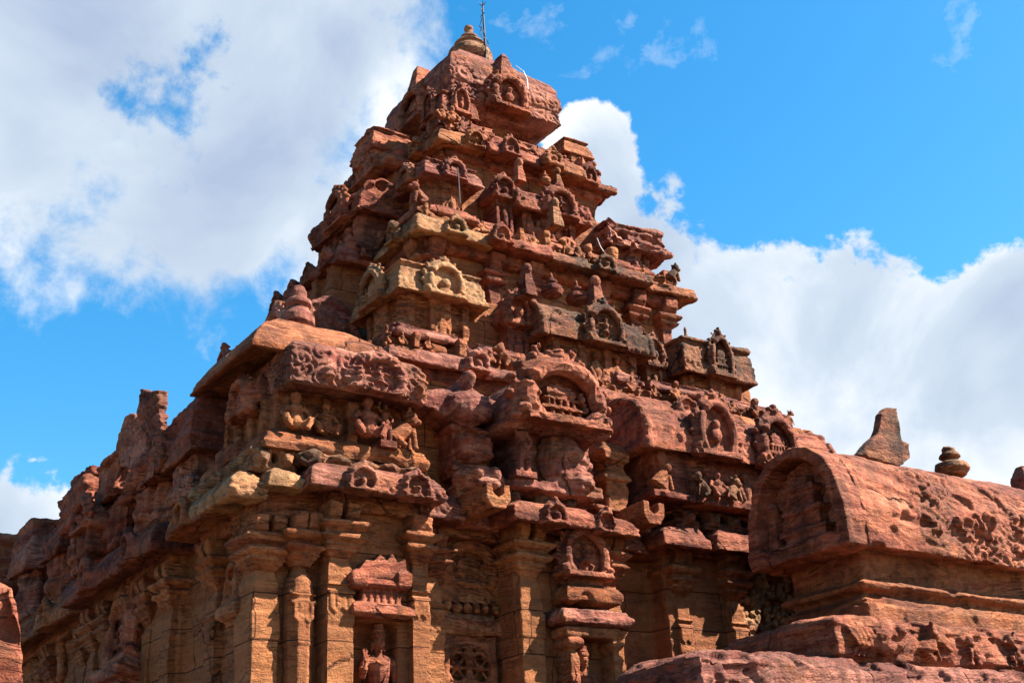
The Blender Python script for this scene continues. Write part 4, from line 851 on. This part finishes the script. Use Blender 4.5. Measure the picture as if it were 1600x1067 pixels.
u, z = R(912, 1043, -.2); deity('R', u, -.2, z, .19, 'red', 'deity_statue', 'crowned stone deity between colonnettes below the arch with the dancing figure')
u, z = L(370, 1030, -.66); deity('L', u, -.62, z, .2, 'orange', 'deity_statue', 'crowned stone figure in the shaded niche on the left side')

# ================================================================== foreground shrine (porch roof) at the right
fs = thing('porch_roof', 'massive reddish barrel-vaulted porch roof with a recessed arched end, close at right', 'porch', (6, -2, 0))
T0 = -3.0; A0 = 5.95; T1 = -1.2
zt = 7.2; zb = 5.66
d = T1-T0; tm = (T0+T1)/2; h = zt-zb
c = [(T0+.25, zb+.02), (T0, zb-.02), (T0-.02, zb+h*.12), (T0+.0, zb+h*.35), (T0+d*.05, zb+h*.6), (T0+d*.14, zb+h*.8), (T0+d*.28, zb+h*.93), (T0+d*.5, zt)]
c = c+[(2*tm-q[0], q[1]) for q in c[::-1]]
st = S().prof('R', c, A0+.38, 22)
for k in range(26):
    u = random.uniform(7.6, 11); a_ = random.uniform(.12, .62); z_ = zb+h*a_; t_ = T0+d*.16*max(0, (a_-.35)/.4)
    st.tube([(u, t_-.02, z_), (u+random.uniform(-.12, .12), t_-.04, z_+.1), (u+random.uniform(-.2, .2), t_+.0, z_+random.uniform(.12, .25))], [.05, .06, .03], 6); st.ell((u+.1, t_-.03, z_+.05), (.06, .07, .09))
build(st, 'barrel_vault', 'red', fs, vox=.028, amp=.9, carve=.024, ck=2.9)
st = S(); out = c; inn = [(tm+(q[0]-tm)*.80, zb+.14+(q[1]-zb)*.80) for q in c[1:-1]]
n = len(inn); o1 = c[1:-1]
for k in range(n-1): st.loft([[(x_, o1[k][0], o1[k][1]), (x_, o1[k+1][0], o1[k+1][1]), (x_, inn[k+1][0], inn[k+1][1]), (x_, inn[k][0], inn[k][1])] for x_ in (A0, A0+.55)])
st.box(A0, A0+.55, T0+.02, T1-.02, zb-.02, zb+.2)
build(st, 'end_arch', 'red', fs, vox=.028, amp=.6)
st = S()
for k, (ww, z0_, z1_) in enumerate(((.8, .14, .26), (.62, .26, .38), (.72, .38, .46), (.5, .46, .66), (.6, .66, .74), (.36, .74, .98), (.44, .98, 1.06), (.22, 1.06, 1.2))):
    st.box(A0+.15+.03*(k % 2)*1.5, A0+.6, tm-ww*.6, tm+ww*.6, zb+z0_*.95, zb+z1_*.95)
for sg in (-1, 1): st.box(A0+.2, A0+.6, tm+sg*.62-.08, tm+sg*.62+.08, zb+.25, zb+.75); st.ell((A0+.26, tm+sg*.62, zb+.8), (.08, .1, .14))
build(st, 'shrine_relief', 'red', fs, vox=.024, amp=.6)
st = S(); st.box(6.5, 22, T0+.32, T1-.2, 4.6, 5.75); st.rect(6.3, 22, T0+.15, T1-.1, [(.12, 4.86), (0.02, 4.9), (0, 4.98), (.1, 5.03), (.16, 5.1), (.04, 5.14), (.0, 5.2), (.1, 5.26), (.3, 5.3)])
st.box(6.2, 22, T0+.06, T1-.05, 4.5, 4.9)
build(st, 'moulded_base', 'orange', fs, vox=.03, amp=.6)
random.seed(9)
u1, z1_ = R(1230, 955, T0-.15); k1 = R(1040, 960, T0-.15)
st = S(); st.rect(5.25, 22, T0-.2, T1+.1, [(.5, 4.02), (.12, 4.06), (0, 4.16), (.0, 4.34), (.06, 4.52), (.22, 4.66), (.5, 4.70), (.8, 4.72)])
st.rect(5.22, 22, T0-.24, T1+.1, [(.1, 4.50), (.05, 4.54), (.1, 4.64), (.3, 4.70)])
for k in range(5): st.tube([(5.5+k*.085, T0-.14, 4.6), (5.47+k*.085, T0-.25, 4.42), (5.56+k*.085, T0-.26, 4.26), (5.5+k*.085, T0-.2, 4.14)], [.03, .04, .04, .03], 6)
st.ell((6.2, T0-.2, 4.4), (.26, .16, .24)); st.ell((6.28, T0-.34, 4.5), (.1, .08, .09)); st.ell((6.0, T0-.28, 4.3), (.16, .12, .16))
u = 6.9
while u < 10.6: st.lion('R', u, T0-.2, 4.12, random.uniform(.46, .56), random.choice((-1, 1))); st.ell((u+.35, T0-.16, 4.32), (.24, .12, .2)); u += random.uniform(.75, 1.3)
build(st, 'lion_frieze', 'red', fs, vox=.024, amp=1.1)
st = S(); st.rect(2.68, 22, T0-.55, -2.0, [(.5, 3.1), (.1, 3.15), (0, 3.3), (.0, 3.7), (.05, 3.94), (.25, 4.06), (.6, 4.1), (.9, 4.14)])
st.box(3.2, 22, T0+.3, -1.6, 2.0, 3.4)
build(st, 'lower_cornice', 'mauve', fs, vox=.03, amp=1.4, carve=.01)
st = S(); st.box(3.3, 22, T0+.4, -1.7, 0, 3.3); build(st, 'porch_wall', 'wall', fs, vox=.06, amp=.5)
# finials on the vault
x, _, z = at(1390, 705, 1, tm)
pts = [(at(px, py, 1, tm)[0], at(px, py, 1, tm)[2]) for px, py in ((1335, 712), (1352, 694), (1366, 682), (1370, 668), (1372, 648), (1380, 639), (1396, 640), (1399, 655), (1402, 676), (1404, 690), (1416, 696), (1419, 718), (1400, 730))]
o = build(S().prism('R', pts, tm-.07, tm+.07), 'broken_finial', 'dark', None, vox=.022, amp=.45, base=(x, tm, z)); tag(o, 'tall rough broken finial stump standing on the ridge of the porch vault', 'finial')
x, _, z = at(1487, 734, 1, tm)
o = build(S().lathe((x, tm, z), [(.2, -.1), (.27, .0), (.25, .08), (.08, .14), (.1, .16), (.16, .2), (.14, .24), (.09, .27), (.1, .33), (.06, .38), (.01, .4)], 16), 'stone_finial', 'yellow', None, vox=.016, amp=.5, base=(x, tm, z)); tag(o, 'small double-bulb stone finial on the ridge of the porch vault', 'finial')
x, _, z = at(1597, 765, 1, tm)
o = build(S().frect('R', x-.05, x+.5, tm-.15, tm+.15, [(0, z-.1), (.0, z+.2), (.1, z+.38)]), 'stone_block', 'mauve', None, vox=.024, amp=.8, base=(x, tm, z)); tag(o, 'rough stone block on the porch vault at the right edge of the view', 'stone block')
# near pink boulder at the lower left
p = Vector(at(-20, 1040, 1, -9.5))
st = S(); d_ = (p-Vector(CAM)).length; s_ = d_/FPX
st.rect(p.x-70*s_, p.x+46*s_, p.y-.1, p.y+.5, [(0, 0), (0, p.z-.1), (.02, p.z+75*s_), (20*s_, p.z+116*s_), (45*s_, p.z+124*s_)])
o = build(st, 'stone_pier', 'red', None, vox=.02, amp=.9, base=(p.x, p.y, 0)); tag(o, 'blurred-edged pink stone pier top at the lower left edge', 'stone pier')
